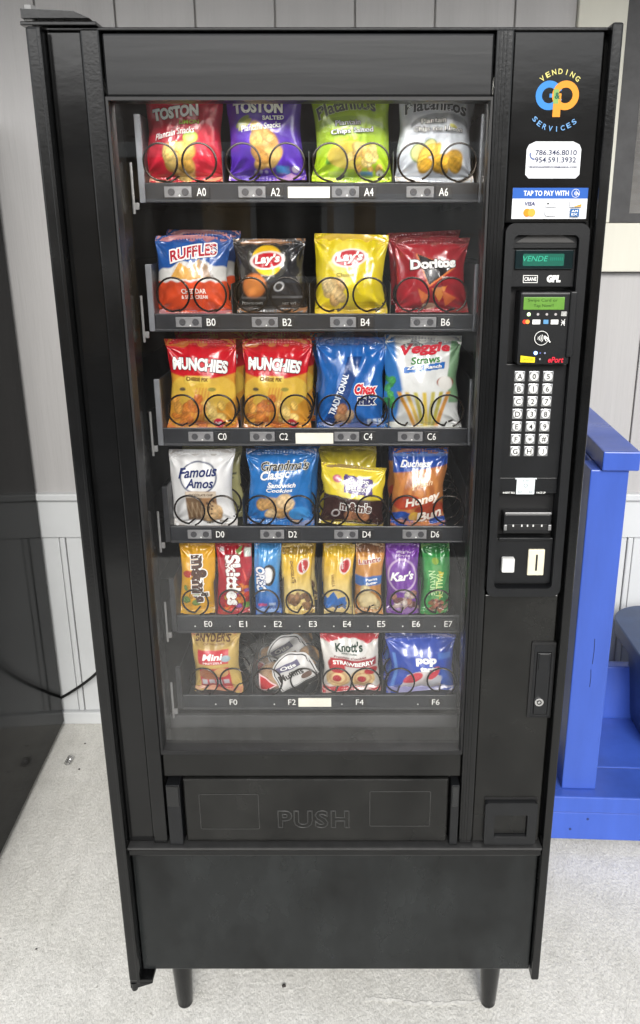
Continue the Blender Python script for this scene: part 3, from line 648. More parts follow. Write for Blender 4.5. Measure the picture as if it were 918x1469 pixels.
for t in (.2, .38, .5, .62, .8): bx('slot_light', mat('pale_slot_light', (.6, .6, .58), .4), va, vx0 + (vx1 - vx0) * t - .0011, vx0 + (vx1 - vx0) * t + .0011, -.0062, -.0050, FZ(754), FZ(751), .0003)
MB().box(vx0 - .006, vx1 + .001, -.0025, .0035, FZ(775), FZ(771), .001).build('slot_rest', M_PLAST, vm)
bx('return_button', M_WHITE, vm, FX(719, 808), FX(737, 808), -.009, .0034, FZ(819), FZ(799), .002)
cp_ = bx('coin_plate', M_CREAM, vm, FX(757, 806), FX(780.5, 806), -.002, .0034, FZ(825), FZ(788), .0015)
bx('coin_slot', M_DARK, cp_, FX(767.8, 806), FX(770.6, 806), -.0026, -.0018, FZ(818), FZ(795), .0003)

# ---- stickers on the key column
fl = Flat(-.0006); lb, lo_, lg = flat((62, 128, 196)), flat((216, 142, 52)), flat((128, 160, 92))
cxL, czL = FX(801, 140), FZ(141)
fl.ring(FX(787.5, 137), FZ(137), .0098, .0185, lb, 20, 345); fl.rect(FX(788, 137), FX(797, 137), FZ(140), FZ(134.5), lb)
fl.ring(FX(811, 137), FZ(137), .0098, .0185, lo_); fl.rect(FX(793.5, 145), FX(804.5, 145), FZ(168), FZ(134), lo_)
fl.rect(FX(793.7, 140), FX(801, 140), FZ(149), FZ(128), lg)
fl.text('&', FX(799.5, 137), FZ(137.5), .0075, flat((30, 90, 70)), bold=.03)
vcol, scol = flat((205, 196, 120)), flat((105, 150, 196))
for i, ch in enumerate('VENDING'):
    a = math.radians(131 - i * 13.7); fl.text(ch, cxL + .0365 * math.cos(a), czL - .0035 + .0365 * math.sin(a), .0058 if ch != 'I' else .0013, vcol, h=.0068, rot=math.degrees(a) - 90, bold=.02)
for i, ch in enumerate('SERVICES'):
    a = math.radians(-137 + i * 12.4); fl.text(ch, cxL - .002 + .0395 * math.cos(a), czL + .0005 + .0395 * math.sin(a), .0056 if ch != 'I' else .0013, scol, h=.0068, rot=math.degrees(a) + 90, bold=.02)
fl.build('logo_sticker', vm)
px0, px1, pz0, pz1 = FX(754.5, 229), FX(832.5, 229), FZ(256), FZ(203)
ps = MB().prism([(px0, pz0 + .005), (px0 + .005, pz0), (px1 - .005, pz0), (px1, pz0 + .005), (px1, pz1 - .010), (px1 - .003, pz1 - .004), (px1 - .012, pz1), (px0 + .012, pz1), (px0 + .003, pz1 - .004), (px0, pz1 - .010)], -.0009, -.0003).build('phone_sticker', mat('white_vinyl', (.70, .71, .73), .6, spec=.15, var=.03), vm, 0)
fl = Flat(-.00095); d1 = flat((55, 60, 85))
fl.text('786.346.8010', FX(797.5, 219), FZ(219), FX(827, 219) - FX(767.5, 219), d1, h=.0072, bold=.018); fl.text('954.591.3932', FX(796.5, 229.5), FZ(229.5), FX(826, 229) - FX(767, 229), d1, h=.0072, bold=.018)
fl.text('VENDINGGPSERVICES@GMAIL.COM', FX(792, 240), FZ(240), FX(826.5, 240) - FX(757, 240), d1, h=.0027, bold=.035)
q = F(762.5, 224); fl.ring(q.x + .0035, q.z + .002, .005, .0068, flat((90, 105, 150)), 165, 265, 8); fl.disc(q.x - .0022, q.z + .003, .0012, flat((90, 105, 150))); fl.disc(q.x + .003, q.z - .004, .0012, flat((90, 105, 150)))
fl.build('lettering', ps)
tx0, tx1, tz0, tz1 = FX(734.5, 292), FX(842, 292), FZ(314), FZ(269.5)
tsk = MB().box(tx0, tx1, -.0009, -.0003, tz0, tz1).build('payment_sticker', mat('white_vinyl', (.76, .77, .79)), vm, 0)
tzm = tz1 - (tz1 - tz0) * .345; fl = Flat(-.00095)
fl.rect(tx0, tx1, tzm, tz1, flat((48, 92, 170))); tw = tx1 - tx0
zc = (tzm + tz1) / 2; fl.text('TAP TO PAY WITH', tx0 + tw * .445, zc, tw * .60, W_, h=.0070, bold=.02)
fl.ring(tx0 + tw * .835, zc, .0052, .0057, W_)
for i in range(3): fl.ring(tx0 + tw * .80, zc, .002 + i * .0016, .0027 + i * .0016, W_, -40, 40, 6)
fl.line((tx0 + tw * .85, zc + .001), (tx0 + tw * .885, zc - .0025), .0016, W_)
fl.text('VISA', tx0 + tw * .235, tz0 + .0205, tw * .135, flat((45, 50, 100)), h=.0055, bold=.02, shear=.15)
fl.disc(tx0 + tw * .205, tz0 + .0085, .0054, flat((228, 140, 40))); fl.disc(tx0 + tw * .265, tz0 + .0085, .0054, flat((235, 165, 70)))
ol = flat((175, 178, 182))
for zz, t_ in ((.0205, ' Pay'), (.0085, 'G Pay')):
    X_ = tx0 + tw * .52; fl.rect(X_ - .0085, X_ + .0085, tz0 + zz - .0048, tz0 + zz + .0048, ol, .0035 if zz < .01 else .0015); fl.rect(X_ - .0079, X_ + .0079, tz0 + zz - .0042, tz0 + zz + .0042, flat((232, 233, 236)), .003 if zz < .01 else .0012)
    fl.text(t_.strip(), X_ + (.002 if zz > .01 else 0), tz0 + zz, .008 if zz > .01 else .0115, flat((90, 92, 98)), h=.0036)
    if zz > .01: fl.disc(X_ - .0048, tz0 + zz, .0014, K_)
X_ = tx0 + tw * .845; fl.rect(X_ - .0085, X_ + .0085, tz0 + .0155, tz0 + .0255, ol, .0006); fl.rect(X_ - .0080, X_ + .0080, tz0 + .016, tz0 + .025, flat((232, 233, 236)), .0004)
fl.text('DISCOVER', X_, tz0 + .022, .0145, flat((120, 100, 90)), h=.0022); fl.poly([(X_ + .0078, tz0 + .0162), (X_ + .0078, tz0 + .020), (X_ - .004, tz0 + .0162)], flat((225, 150, 60)))
fl.rect(X_ - .0075, X_ + .0055, tz0 + .003, tz0 + .0135, flat((45, 95, 150)), .0004); fl.text('AM', X_ - .001, tz0 + .0105, .009, W_, h=.003, bold=.02); fl.text('EX', X_ - .001, tz0 + .006, .009, W_, h=.003, bold=.02)
fl.build('lettering', tsk)

# ---- inside of the machine
Y0 = .085                                                        # front plane of the trays
lin_ = MB()
lin_.box(-.372, -.364, .031, .70, .56, 1.808).box(.2085, .216, .031, .70, .56, 1.808)
lin_.build('side_lining', mat('polished_side_lining', (.30, .30, .31), .06, metal=1., var=.2, vscale=6), vm)
bx('back_lining', M_INNER, vm, -.3635, .208, .69, .70, .56, 1.808, 0)
bx('roof_lining', M_INNER, vm, -.3635, .208, .031, .689, 1.80, 1.808, 0)
ch_ = bx('chute_front', mat('grey_chute_panel', (.055, .056, .058), .45, var=.3, vscale=7, rvar=.1), vm, -.3635, .208, Y0 + .02, Y0 + .03, .57, .704, .001)
bx('chute_ledge', MATS['grey_chute_panel'], vm, -.3635, .208, Y0 + .004, Y0 + .0195, .655, .668, .003)
bx('chute_ledge', MATS['grey_chute_panel'], vm, -.3635, .208, Y0 - .01, Y0 + .0195, .585, .612, .004)
bx('chute_floor', M_INNER, vm, -.3635, .208, .031, .689, .56, .5695, 0)
lt = MB().tube([(-.33, .050, 1.768), (.18, .050, 1.768)], .006, 12).build('lamp_tube', mat('lit_lamp_tube', (1., .97, .92), .4, emit=38.), vm)
bx('lamp_holder', M_WHITE, vm, -.345, .19, .058, .066, 1.756, 1.782, .001)
ROWS = [  # letter, rail top px, rail bottom px, side plate height
    ('A', 262, 289, .125), ('B', 450, 474, .105), ('C', 614, 638, .11), ('D', 755, 777, .10), ('E', 883, 906, .10), ('F', 997, 1016, .085)]
LAB = {'A': [('A0', 289), ('A2', 395), ('A4', 529), ('A6', 636)], 'B': [('B0', 303), ('B2', 412), ('B4', 524), ('B6', 639)],
       'C': [('C0', 319), ('C2', 407), ('C4', 528), ('C6', 619)], 'D': [('D0', 316), ('D2', 420), ('D4', 526), ('D6', 624)],
       'E': [('E%d' % i, x) for i, x in enumerate((299, 349, 399, 449, 498, 547, 597, 643))], 'F': [('F0', 335), ('F2', 419), ('F4', 516), ('F6', 625)]}
PAPER = {'A': (413, 473, 268, 284), 'C': (424, 478, 621, 636), 'F': (428, 475, 1001, 1013)}
COILS = {'A': [(234, 289), (351, 413), (474, 533), (595, 656)], 'B': [(252, 304), (362, 413), (476, 530), (590, 644)], 'C': [(266, 318), (374, 426), (480, 532), (584, 640)],
         'D': [(275, 322), (376, 431), (478, 533), (582, 642)], 'E': [(283,), (335,), (383,), (430,), (482,), (529,), (578,), (627,)], 'F': [(295, 338), (386, 438), (484, 525), (573, 632)]}
ZTOP = {}; TX0, TX1 = -.329 * (CD + Y0) / (CD + .13), .194 * (CD + Y0) / (CD + .13)
pricem = MB().box(-.0205, .0205, -.0022, .002, -.0078, .0078, .0005).mesh('price_tag'); pricem.materials.append(mat('grey_price_tag', (.20, .20, .205), .35, var=.25, vscale=40))
pwheel = MB().cone((0, -.0018, 0), (0, -.0030, 0), .0056, .0052, 14).mesh('price_wheel'); pwheel.materials.append(mat('dark_price_wheel', (.05, .05, .055), .4))
def coil_mesh(r, turns=5, pitch=.052):
    P = []; wr = .0017
    n = 26
    for i in range(n + 1):                                      # front ring, nearly flat, then steps back under the pack
        a = -math.pi / 2 + .35 + (2 * math.pi - .5) * i / n; P.append((r * math.cos(a), .001 + .012 * i / n, r + wr + r * math.sin(a)))
    for k in range(1, turns):
        y = .013 + (k - 1) * pitch + pitch * .55
        for i in range(n + 1):
            a = -math.pi / 2 + .1 + (2 * math.pi - .2) * i / n; P.append((r * math.cos(a), y + pitch * .45 * i / n, r + wr + r * math.sin(a)))
    return MB().tube(P, wr, 6).mesh('coil', 60)
cm_big, cm_small = coil_mesh(.0262), coil_mesh(.0235)
for m_ in (cm_big, cm_small): m_.materials.append(M_WIRE)
for R, yt, yb, ph in ROWS:
    zt, zb = FZ(yt, Y0), FZ(yb, Y0); ZTOP[R] = zt
    tr = MB().box(TX0 + .006, TX1 - .006, Y0 + .006, .66, zt - .016, zt - .012, .001).build('tray', M_TRAY, vm)
    bx('price_rail', M_RAIL, tr, TX0 + .0005, TX1 - .0005, Y0, Y0 + .0055, zb, zt, .0015)
    bx('rail_edge', M_TRAY, tr, TX0 + .0005, TX1 - .0005, Y0 - .0028, Y0 - .0002, zb - .0018, zb + .0022, .0008)
    for s_, xx in ((-1, TX0), (1, TX1)):
        bx('side_plate', M_PLATE if R in 'ABC' else M_TRAY, tr, xx - (.0095 if s_ < 0 else -.0003), xx + (.0095 if s_ > 0 else -.0003), Y0 + .002, Y0 + .010, zb - .002, zt + ph - .03, .001)
        bx('side_wall', M_TRAY, tr, xx - (.003 if s_ < 0 else -.0003), xx + (.003 if s_ > 0 else -.0003), Y0 + .0105, .64, zb, zt + ph - .03, .001)
    for k, cpair in enumerate(COILS[R]):
        for px in cpair:
            o = link('coil', cm_small if R == 'E' else cm_big, tr); o.location = (FX(px, yt - 28, Y0 + .02), Y0 - .007, zt + .001)
    for xm in [(COILS[R][k][-1] + COILS[R][k + 1][0]) / 2 for k in range(len(COILS[R]) - 1)]:
        x_ = FX(xm, yt - 28, Y0 + .02); bx('lane_divider', M_TRAY, tr, x_ - .0006, x_ + .0006, Y0 + .012, .62, zt - .0078, zt + (.045 if R != 'E' else .06), 0)
    for nm, px in LAB[R]:
        lx = FX(px, (yt + yb) / 2, Y0); zc = (zt + zb) / 2
        lp = bx('lane_label', mat('black_label_chip', (.012, .012, .013), .4), tr, lx - .0125, lx + .0125, Y0 - .0016, Y0 - .0001, zc - .0085, zc + .0085, .0004)
        Flat(Y0 - .0017).text(nm, lx, zc, .0140, W_, h=.0115, bold=.0).build('lettering', lp)
        if R in 'ABCD':
            o = link('price_tag', pricem, tr); o.location = (lx - .0355, Y0 - .0002, zc)
            for dx in (-.010, .011):
                o2 = bpy.data.objects.new('price_wheel', pwheel); C.objects.link(o2); o2.parent = tr; o2.location = (lx - .0355 + dx, Y0 - .0004, zc)
        dd = Flat(Y0 - .0034 if R in 'ABCD' else Y0 - .0006); dd.disc(lx - .033 if R != 'E' else lx - .024, zc - .005, .0012, W_); dd.build('price_point', tr)
    if R in PAPER:
        a, b, c, d = PAPER[R]; bx('paper_tag', M_TAG, tr, FX(a, c, Y0), FX(b, c, Y0), Y0 - .0022, Y0 - .0004, FZ(d, Y0), FZ(c, Y0), 0)
    rod = MB().tube([(-.336, Y0 - .004, zb - .018), (-.336, Y0 - .004, zt + .028)], .0020, 8).box(-.339, -.329, Y0 - .002, Y0 + .004, zb - .012, zb - .002, .001).build('tray_latch', mat('dull_latch_steel', (.20, .20, .21), .22, metal=.9, var=.3, vscale=60), tr)

# ================================================================== SNACKS
def sstep(a, b, x): t = np.clip((x - a) / (b - a), 0, 1); return t * t * (3 - 2 * t)
class Art:
    """printed colours painted over u (0 left, 1 right) and v (0 bottom, 1 top)"""
    def __init__(s, u, v, asp): s.u, s.v, s.asp = u, v, asp; s.c = np.zeros(u.shape + (3,)); s.soft = .012; s.rnd = np.random.RandomState(u.size % 9973).normal(0, 1, u.shape)
    def mix(s, m, col): m = np.clip(m, 0, 1)[..., None]; s.c = s.c * (1 - m) + np.array(lin(col)) * m; return s
    def fill(s, col): return s.mix(np.ones_like(s.u), col)
    def grad(s, a, b, v0, v1): s.fill(a); return s.mix(sstep(v0, v1, s.v), b)
    def rect(s, u0, v0, u1, v1, col, k=1., sk=0.):
        uu = s.u - sk * (s.v - (v0 + v1) / 2); e = s.soft
        return s.mix(k * sstep(u0 - e, u0 + e, uu) * sstep(u1 + e, u1 - e, uu) * sstep(v0 - e, v0 + e, s.v) * sstep(v1 + e, v1 - e, s.v), col)
    def ell(s, cu, cv, ru, rv, col, rot=0., k=1., soft=None):
        a = math.radians(rot); x = s.u - cu; y = (s.v - cv) * s.asp; X = x * math.cos(a) + y * math.sin(a); Y = -x * math.sin(a) + y * math.cos(a)
        d = np.sqrt((X / ru) ** 2 + (Y / (rv * s.asp)) ** 2); e = soft if soft else s.soft / ru
        return s.mix(k * sstep(1 + e, 1 - e, d), col)
    def ring(s, cu, cv, ru, rv, t, col, rot=0.):
        a = math.radians(rot); x = s.u - cu; y = (s.v - cv) * s.asp; X = x * math.cos(a) + y * math.sin(a); Y = -x * math.sin(a) + y * math.cos(a)
        d = np.sqrt((X / ru) ** 2 + (Y / (rv * s.asp)) ** 2); return s.mix(sstep(t + .05, t * .4, np.abs(d - 1)), col)
    def poly(s, P, col, k=1.):
        ins = np.zeros(s.u.shape, bool); n = len(P)
        for i in range(n):
            (x1, y1), (x2, y2) = P[i], P[(i + 1) % n]
            if y1 == y2: continue
            ins ^= ((y1 > s.v) != (y2 > s.v)) & (s.u < (x2 - x1) * (s.v - y1) / (y2 - y1) + x1)
        return s.mix(k * ins.astype(float), col)
    def above(s, fn, col, k=1.): b = fn(s.u); return s.mix(k * sstep(-.012, .012, s.v - b), col)
    def chips(s, n, u0, v0, u1, v1, r, cols, seed, flat_=.7, rim=.72):
        rnd = random.Random(seed)
        for i in range(n):
            cu, cv = rnd.uniform(u0, u1), rnd.uniform(v0, v1); ro = rnd.uniform(0, 180); rr = r * rnd.uniform(.75, 1.2); c = cols[rnd.randrange(len(cols))]
            fl_ = rnd.uniform(flat_ * .8, 1)
            s.ell(cu, cv, rr * 1.08, rr * fl_ * 1.08 / s.asp, tuple(x * rim for x in c), ro); s.ell(cu + r * .05, cv + r * .08 / s.asp, rr * .95, rr * fl_ * .93 / s.asp, c, ro, soft=.35)
            X = (s.u - cu) / (rr * 1.05); Y = (s.v - cv) * s.asp / (rr * fl_ * 1.05); inside = sstep(1.1, .8, np.sqrt(X * X + Y * Y))
            a_, b_, p_ = rnd.uniform(3, 7), rnd.uniform(-7, 7), rnd.uniform(0, 6)
            s.c = np.clip(s.c * (1 + inside * (.16 * np.sin(a_ * X + b_ * Y + p_) + .10 * np.sin(9 * X - 8 * Y + p_) + .10 * s.rnd))[..., None], 0, 1)
        return s
    def mottle(s, amt, seed, f=14):
        r = np.random.RandomState(seed); z = 0
        for k in range(6):
            a, b, p = r.uniform(-f, f), r.uniform(-f, f), r.uniform(0, 6.28); z = z + np.sin(a * s.u * 2 + b * s.v * 2 * s.asp + p)
        s.c = np.clip(s.c * (1 + amt * z / 3)[..., None], 0, 1); return s

class Bag:
    def __init__(s, name, box, art, label, T=.024, Yb=None, m=None, seed=1, rot=0., crimp=(.06, .075), pinch=.095, wr=1., lean=-4., cat='snack bag', group=None, wob=1., row=None):
        x0, x1, yt, yb = box; Yb = Yb if Yb is not None else Y0 + .038
        p0, p1 = F(x0, yb, Yb), F(x1, yb, Yb); p0.z = max(p0.z, ZTOP[row] - .0105) if row else p0.z; ptop = F((x0 + x1) / 2, yt, Yb)
        xm = (FX(x0, (yt + yb) / 2, Yb) + FX(x1, (yt + yb) / 2, Yb)) / 2
        s.w = FX(x1, (yt + yb) / 2, Yb) - FX(x0, (yt + yb) / 2, Yb); s.h = (ptop.z - p0.z) / math.cos(math.radians(lean)); s.T = T; s.crimp = crimp; s.pinch = pinch; s.wr = wr * 1.45; s.wob = wob
        s.rs = np.random.RandomState(seed); s.k1 = s.rs.uniform(4, 11, 7); s.ph = s.rs.uniform(0, 6.28, (4, 7)); s.k2 = s.rs.uniform(-5, 5, (7, 2)); s.edge = s.rs.uniform(-1, 1, 6); s.k3 = s.rs.uniform(-16, 16, (9, 2)); s.p3 = s.rs.uniform(0, 6.28, 9)
        cell = .0014; nx, nz = max(16, int(s.w / cell)), max(20, int(s.h / cell))
        U, V = np.meshgrid(np.linspace(0, 1, nx + 1), np.linspace(0, 1, nz + 1))
        Pf = s.surf(U, V); A = Art(U, V, s.h / s.w); art(A)
        bx_, bz_ = max(6, nx // 4), max(8, nz // 4); Ub, Vb = np.meshgrid(np.linspace(0, 1, bx_ + 1), np.linspace(0, 1, bz_ + 1)); Pb = s.surf(Ub, Vb, -1)
        verts = np.concatenate([Pf.reshape(-1, 3), Pb.reshape(-1, 3)]); nf = (nx + 1) * (nz + 1)
        i, j = np.meshgrid(np.arange(nx), np.arange(nz)); a = (j * (nx + 1) + i).ravel(); q1 = np.stack([a, a + 1, a + nx + 2, a + nx + 1], 1)
        i, j = np.meshgrid(np.arange(bx_), np.arange(bz_)); a = (j * (bx_ + 1) + i).ravel() + nf; q2 = np.stack([a, a + bx_ + 1, a + bx_ + 2, a + 1], 1)
        me = bpy.data.meshes.new(name); me.from_pydata(verts.tolist(), [], np.concatenate([q1, q2]).tolist()); me.update()
        col = me.color_attributes.new('print', 'FLOAT_COLOR', 'POINT')
        cc = np.ones((len(verts), 4)); A.c *= .90; cc[:nf, :3] = A.c.reshape(-1, 3); cc[nf:, :3] = A.c[:, nx // 2].mean(0); col.data.foreach_set('color', cc.ravel().astype(np.float32))
        me.shade_smooth()
        s.o = link(name, me, None, [m or M_FOIL]); s.o.location = (xm, Yb, p0.z); s.o.rotation_euler = (math.radians(lean), math.radians(rot), 0)
        tag(s.o, label, cat, group); s.v, s.f, s.mi, s.mats, s.k = [], [], [], [], 0
    def surf(s, U, V, side=1):
        cb, ct = s.crimp; S = 2 * U - 1
        q = np.clip((V - cb) / (1 - cb - ct), 0, 1); infl = np.clip(4 * q * (1 - q), 0, 1) ** .55 * (1.12 - .28 * q)
        lat = np.clip(1 - np.abs(S) ** 2.4, 0, 1) ** .62
        hw = s.w / 2 * (1 - s.pinch * np.clip(np.sin(math.pi * np.clip(q, 0, 1)), 0, 1) ** .8)
        hw = hw * (1 + .012 * s.wob * sum(s.edge[k] * np.sin((k + 1) * 3.3 * V + s.ph[3, k]) for k in range(6)))
        x = S * hw + .002 * s.wob * np.sin(5 * V + s.ph[0, 0])
        near = np.exp(-q / .16) * (V > cb * .9) + np.exp(-(1 - q) / .16) * (V < 1 - ct * .9)
        fold = sum(np.sin(s.k1[k] * S * 1.6 + s.ph[1, k] + S * (q - .5) * 3) for k in range(7)) / 3.2
        low = sum(np.sin(s.k2[k, 0] * S + s.k2[k, 1] * V * 2 + s.ph[2, k]) for k in range(7)) / 4
        cr = sum(1 - np.abs(np.sin(s.k3[k, 0] * S * .5 + s.k3[k, 1] * V * .6 + s.p3[k])) * 1.6 for k in range(9)) / 9
        th = s.T * infl * lat * (1 + .10 * low * s.wr) + s.wr * lat ** .5 * (.0026 * near * fold + .0016 * infl * low + .0034 * infl * cr)
        for sx in (-1, 1):
            for vv_, pz in ((cb, 0), (1 - ct, 1)):
                dx_, dz_ = (1 - sx * S) * .5, np.abs(V - vv_) * s.h / s.w; rr = np.hypot(dx_, dz_); an = np.arctan2(dz_, dx_ + 1e-6)
                th = th + s.wr * .0026 * np.exp(-rr / .24) * np.clip(rr / .06, 0, 1) * np.sin(an * 8.5 + s.ph[0, 1 + pz * 2 + (sx > 0)]) * (lat > .02)
        zig = .0006 * np.sin(U * s.w * 6.283 / .0052 + s.ph[0, 6]) * ((V < cb * .9) | (V > 1 - ct * .9)) + .0007 * np.sin(V * s.h * 6.283 / .0042) * ((V < cb) | (V > 1 - ct))
        bend = .005 * s.wob * 1.3 * np.sin(S * 2.2 + s.ph[3, 6]) * (np.exp(-V / .07) + np.exp(-(1 - V) / .09)) + .006 * s.edge[0] * np.clip((V - 1 + ct) / ct, 0, 1) - .007 * np.clip((cb - V) / cb, 0, 1)
        y = -side * np.maximum(th, -.004) - side * (zig if side > 0 else 0) + bend
        if side < 0: y = y + .0002
        z = V * s.h - .0025 * (1 - V) * 0 + .003 * s.wob * S * s.edge[1] * (V > .5) * (V - .5)
        return np.stack([x, y, z], -1)
    def _put(s, p, f, m):
        """p in u,v; conform onto the front of the pack"""
        if m not in s.mats: s.mats.append(m)
        s.k += 1
        bm = bmesh.new(); vv = [bm.verts.new((a * s.w, b * s.h, 0)) for a, b in p]
        for q in f:
            try: bm.faces.new([vv[i] for i in q])
            except ValueError: pass
        for _ in range(3):
            es = [e for e in bm.edges if e.calc_length() > .006]
            if not es: break
            bmesh.ops.subdivide_edges(bm, edges=es, cuts=1); bmesh.ops.triangulate(bm, faces=[q for q in bm.faces if len(q.verts) > 4])
        bm.verts.index_update(); P = np.array([tuple(v.co)[:2] for v in bm.verts]).reshape(-1, 2); fs = [[v.index for v in q.verts] for q in bm.faces]; bm.free()
        U, V = np.clip(P[:, 0] / s.w, .004, .996), np.clip(P[:, 1] / s.h, .004, .996); e = .004
        S0 = s.surf(U, V); du = s.surf(np.clip(U + e, 0, 1), V) - s.surf(np.clip(U - e, 0, 1), V); dv = s.surf(U, np.clip(V + e, 0, 1)) - s.surf(U, np.clip(V - e, 0, 1))
        N = np.cross(du, dv); N /= np.maximum(np.linalg.norm(N, axis=1, keepdims=True), 1e-9); N[N[:, 1] > 0] *= -1
        S0 = S0 + N * (.0016 + .00012 * s.k)
        b = len(s.v); s.v += S0.tolist(); s.f += [[b + i for i in q] for q in fs]; s.mi += [s.mats.index(m)] * len(fs)
    def text(s, t, cu, cv, wu, col, hv=None, bold=.01, shear=0., rot=0., arc=0., line=None, lw=.06, m=None):
        """letters centred at cu,cv, wu wide (share of pack width), hv high (share of pack height)"""
        w, h = wu * s.w, (hv * s.h if hv else None)
        for c_, ed in ([(line, lw)] if line else []) + [(col, 0)]:
            p, f = layout(t, w, h, bold=bold, shear=shear, rot=rot, arc=arc * s.h, edge=ed)
            s._put(p / np.array([s.w, s.h]) + np.array([cu, cv]), f, flat(c_))
        return s
    def done(s):
        if s.v:
            me = bpy.data.meshes.new('lettering'); me.from_pydata(s.v, [], s.f); me.update(); o = link('lettering', me, s.o, s.mats); me.polygons.foreach_set('material_index', s.mi); s.l = o
        else: s.l = None
        return s
    def behind(s, dy, label, dz=0., dx=0., rz=0., group=None, ry=0.):
        o = s.o.copy(); C.objects.link(o); o.location = s.o.location + Vector((dx, dy, dz)); o.rotation_euler = (s.o.rotation_euler[0], s.o.rotation_euler[1] + math.radians(ry), math.radians(rz))
        o['label'] = label
        if group: o['group'] = group
        if s.l:
            l = s.l.copy(); C.objects.link(l); l.parent = o; l.matrix_parent_inverse = Matrix()
        return o
WH, BK = (238, 238, 234), (28, 26, 28)
# ---------------- row A
def art_a0(a):
    a.fill((205, 36, 58)).mottle(.06, 1); a.ell(.42, .52, .42, .20, (150, 24, 42), 20, k=.5)
    a.ell(.42, .80, .25, .075, (225, 60, 75)); a.ell(.42, .80, .225, .06, (240, 225, 225))
    a.chips(9, .33, .05, .56, .33, .12, [(232, 190, 92), (240, 205, 120), (215, 165, 70)], 3, .5)
    a.ell(.62, .42, .10, .06, (175, 205, 80)); a.ell(.62, .42, .07, .04, (205, 225, 120))
b = Bag('snack_bag', (205, 322, 112, 262), art_a0, 'red plantain chip bag with white block lettering above the A0 tag', seed=2, row='A', T=.026)
b.text('TOSTON', .41, .66, .60, WH, hv=.115, bold=.055, rot=5, line=(60, 15, 20), lw=.03); b.text('/', .565, .745, .035, WH, hv=.03, bold=.06, rot=-20); b.text('LIMON', .60, .565, .26, (150, 175, 60), hv=.04, bold=.03); b.text('Plantain Snacks', .41, .455, .54, WH, hv=.065, rot=9, shear=.25, arc=.015); b.text('ITALIO', .42, .80, .34, (190, 40, 55), hv=.05, bold=.05); b.done()
def art_a2(a):
    a.fill((88, 48, 175)).mottle(.06, 2); a.ell(.22, .56, .12, .035, (120, 130, 50), 35); a.ell(.25, .53, .12, .03, (150, 150, 60), 35)
    a.chips(10, .40, .16, .62, .46, .13, [(226, 178, 100), (236, 196, 120), (205, 150, 75)], 5, .45)
    a.rect(.62, .07, .80, .14, (60, 130, 190)); a.ell(.88, .11, .05, .03, (225, 225, 230)); a.ell(.42, .085, .02, .013, (200, 200, 220)); a.ell(.49, .085, .02, .013, (200, 200, 220)); a.ell(.35, .085, .02, .013, (200, 200, 220))
b = Bag('snack_bag', (324, 437, 112, 260), art_a2, 'purple plantain chip bag with a stack of golden chips above the A2 tag', seed=3, row='A', T=.026)
b.text('TOSTON', .44, .70, .65, WH, hv=.12, bold=.055, rot=2, line=(45, 20, 95), lw=.03); b.text('/', .605, .785, .035, WH, hv=.03, bold=.06, rot=-20); b.text('SALTED', .64, .60, .30, WH, hv=.045, bold=.04, rot=3); b.text('Plantain Snacks', .47, .51, .54, WH, hv=.06, rot=7, shear=.25); b.done()
def art_a4(a):
    a.fill((165, 198, 36)).mottle(.05, 3); a.ell(.5, .50, .46, .13, (120, 150, 40), 0, k=.55); a.ell(.5, .44, .48, .13, (168, 202, 40))
    a.ell(.30, .26, .16, .06, (60, 120, 40), 25); a.ell(.26, .22, .12, .04, (90, 150, 50), 25)
    a.ell(.5, .25, .34, .13, (222, 190, 80), 0, k=.8); a.chips(22, .45, .12, .85, .33, .055, [(238, 212, 130), (225, 180, 90), (245, 226, 160)], 6)
    a.rect(.60, .06, .76, .10, (90, 150, 200)); a.ell(.85, .085, .045, .03, (235, 235, 235)); a.rect(.2, .06, .45, .10, (205, 220, 130), k=.6)
b = Bag('snack_bag', (446, 562, 112, 262), art_a4, 'lime green plantain chip bag with grey handwritten lettering above the A4 tag', seed=4, row='A', T=.027)
b.text('Platanitos', .44, .685, .76, (90, 92, 88), hv=.12, bold=.03, arc=.05, rot=7, line=(205, 220, 150), lw=.03); b.text('Plantain', .45, .56, .34, WH, hv=.05, rot=4, line=(45, 60, 30), lw=.06); b.text('Chips Salted', .50, .475, .56, WH, hv=.06, rot=5, line=(45, 60, 30), lw=.06); b.text('K', .85, .085, .03, BK, bold=.03); b.done()
def art_a6(a):
    a.fill((204, 210, 218)).mottle(.07, 4); a.ell(.46, .89, .14, .05, (200, 50, 60)); a.ell(.46, .89, .11, .035, (225, 225, 228))
    a.ell(.55, .53, .40, .12, (110, 112, 110), 0, k=.5); a.ell(.55, .47, .42, .12, (206, 212, 220))
    for cu, cv, r in ((.30, .27, .13), (.44, .34, .09)): a.ell(cu, cv, r, r * .75, (120, 145, 80), 10); a.ell(cu, cv, r * .85, r * .62, (205, 200, 130), 10)
    a.chips(9, .32, .14, .82, .30, .12, [(228, 180, 60), (238, 196, 80), (215, 165, 50)], 8, .5); a.ell(.74, .52, .06, .02, (220, 215, 120), -20)
b = Bag('snack_bag', (568, 682, 112, 262), art_a6, 'silver white plantain chip bag with lemon slices above the A6 tag', seed=5, row='A', T=.027)
b.text('Platanitos', .48, .685, .80, (85, 88, 92), hv=.12, bold=.03, arc=.045, rot=-2, line=(225, 228, 232), lw=.03); b.text('Plantain', .46, .575, .34, WH, hv=.05, rot=3, line=(50, 55, 60), lw=.06); b.text('Chips con Limon', .53, .485, .66, WH, hv=.06, rot=0, arc=.01, line=(50, 55, 60), lw=.06); b.done()
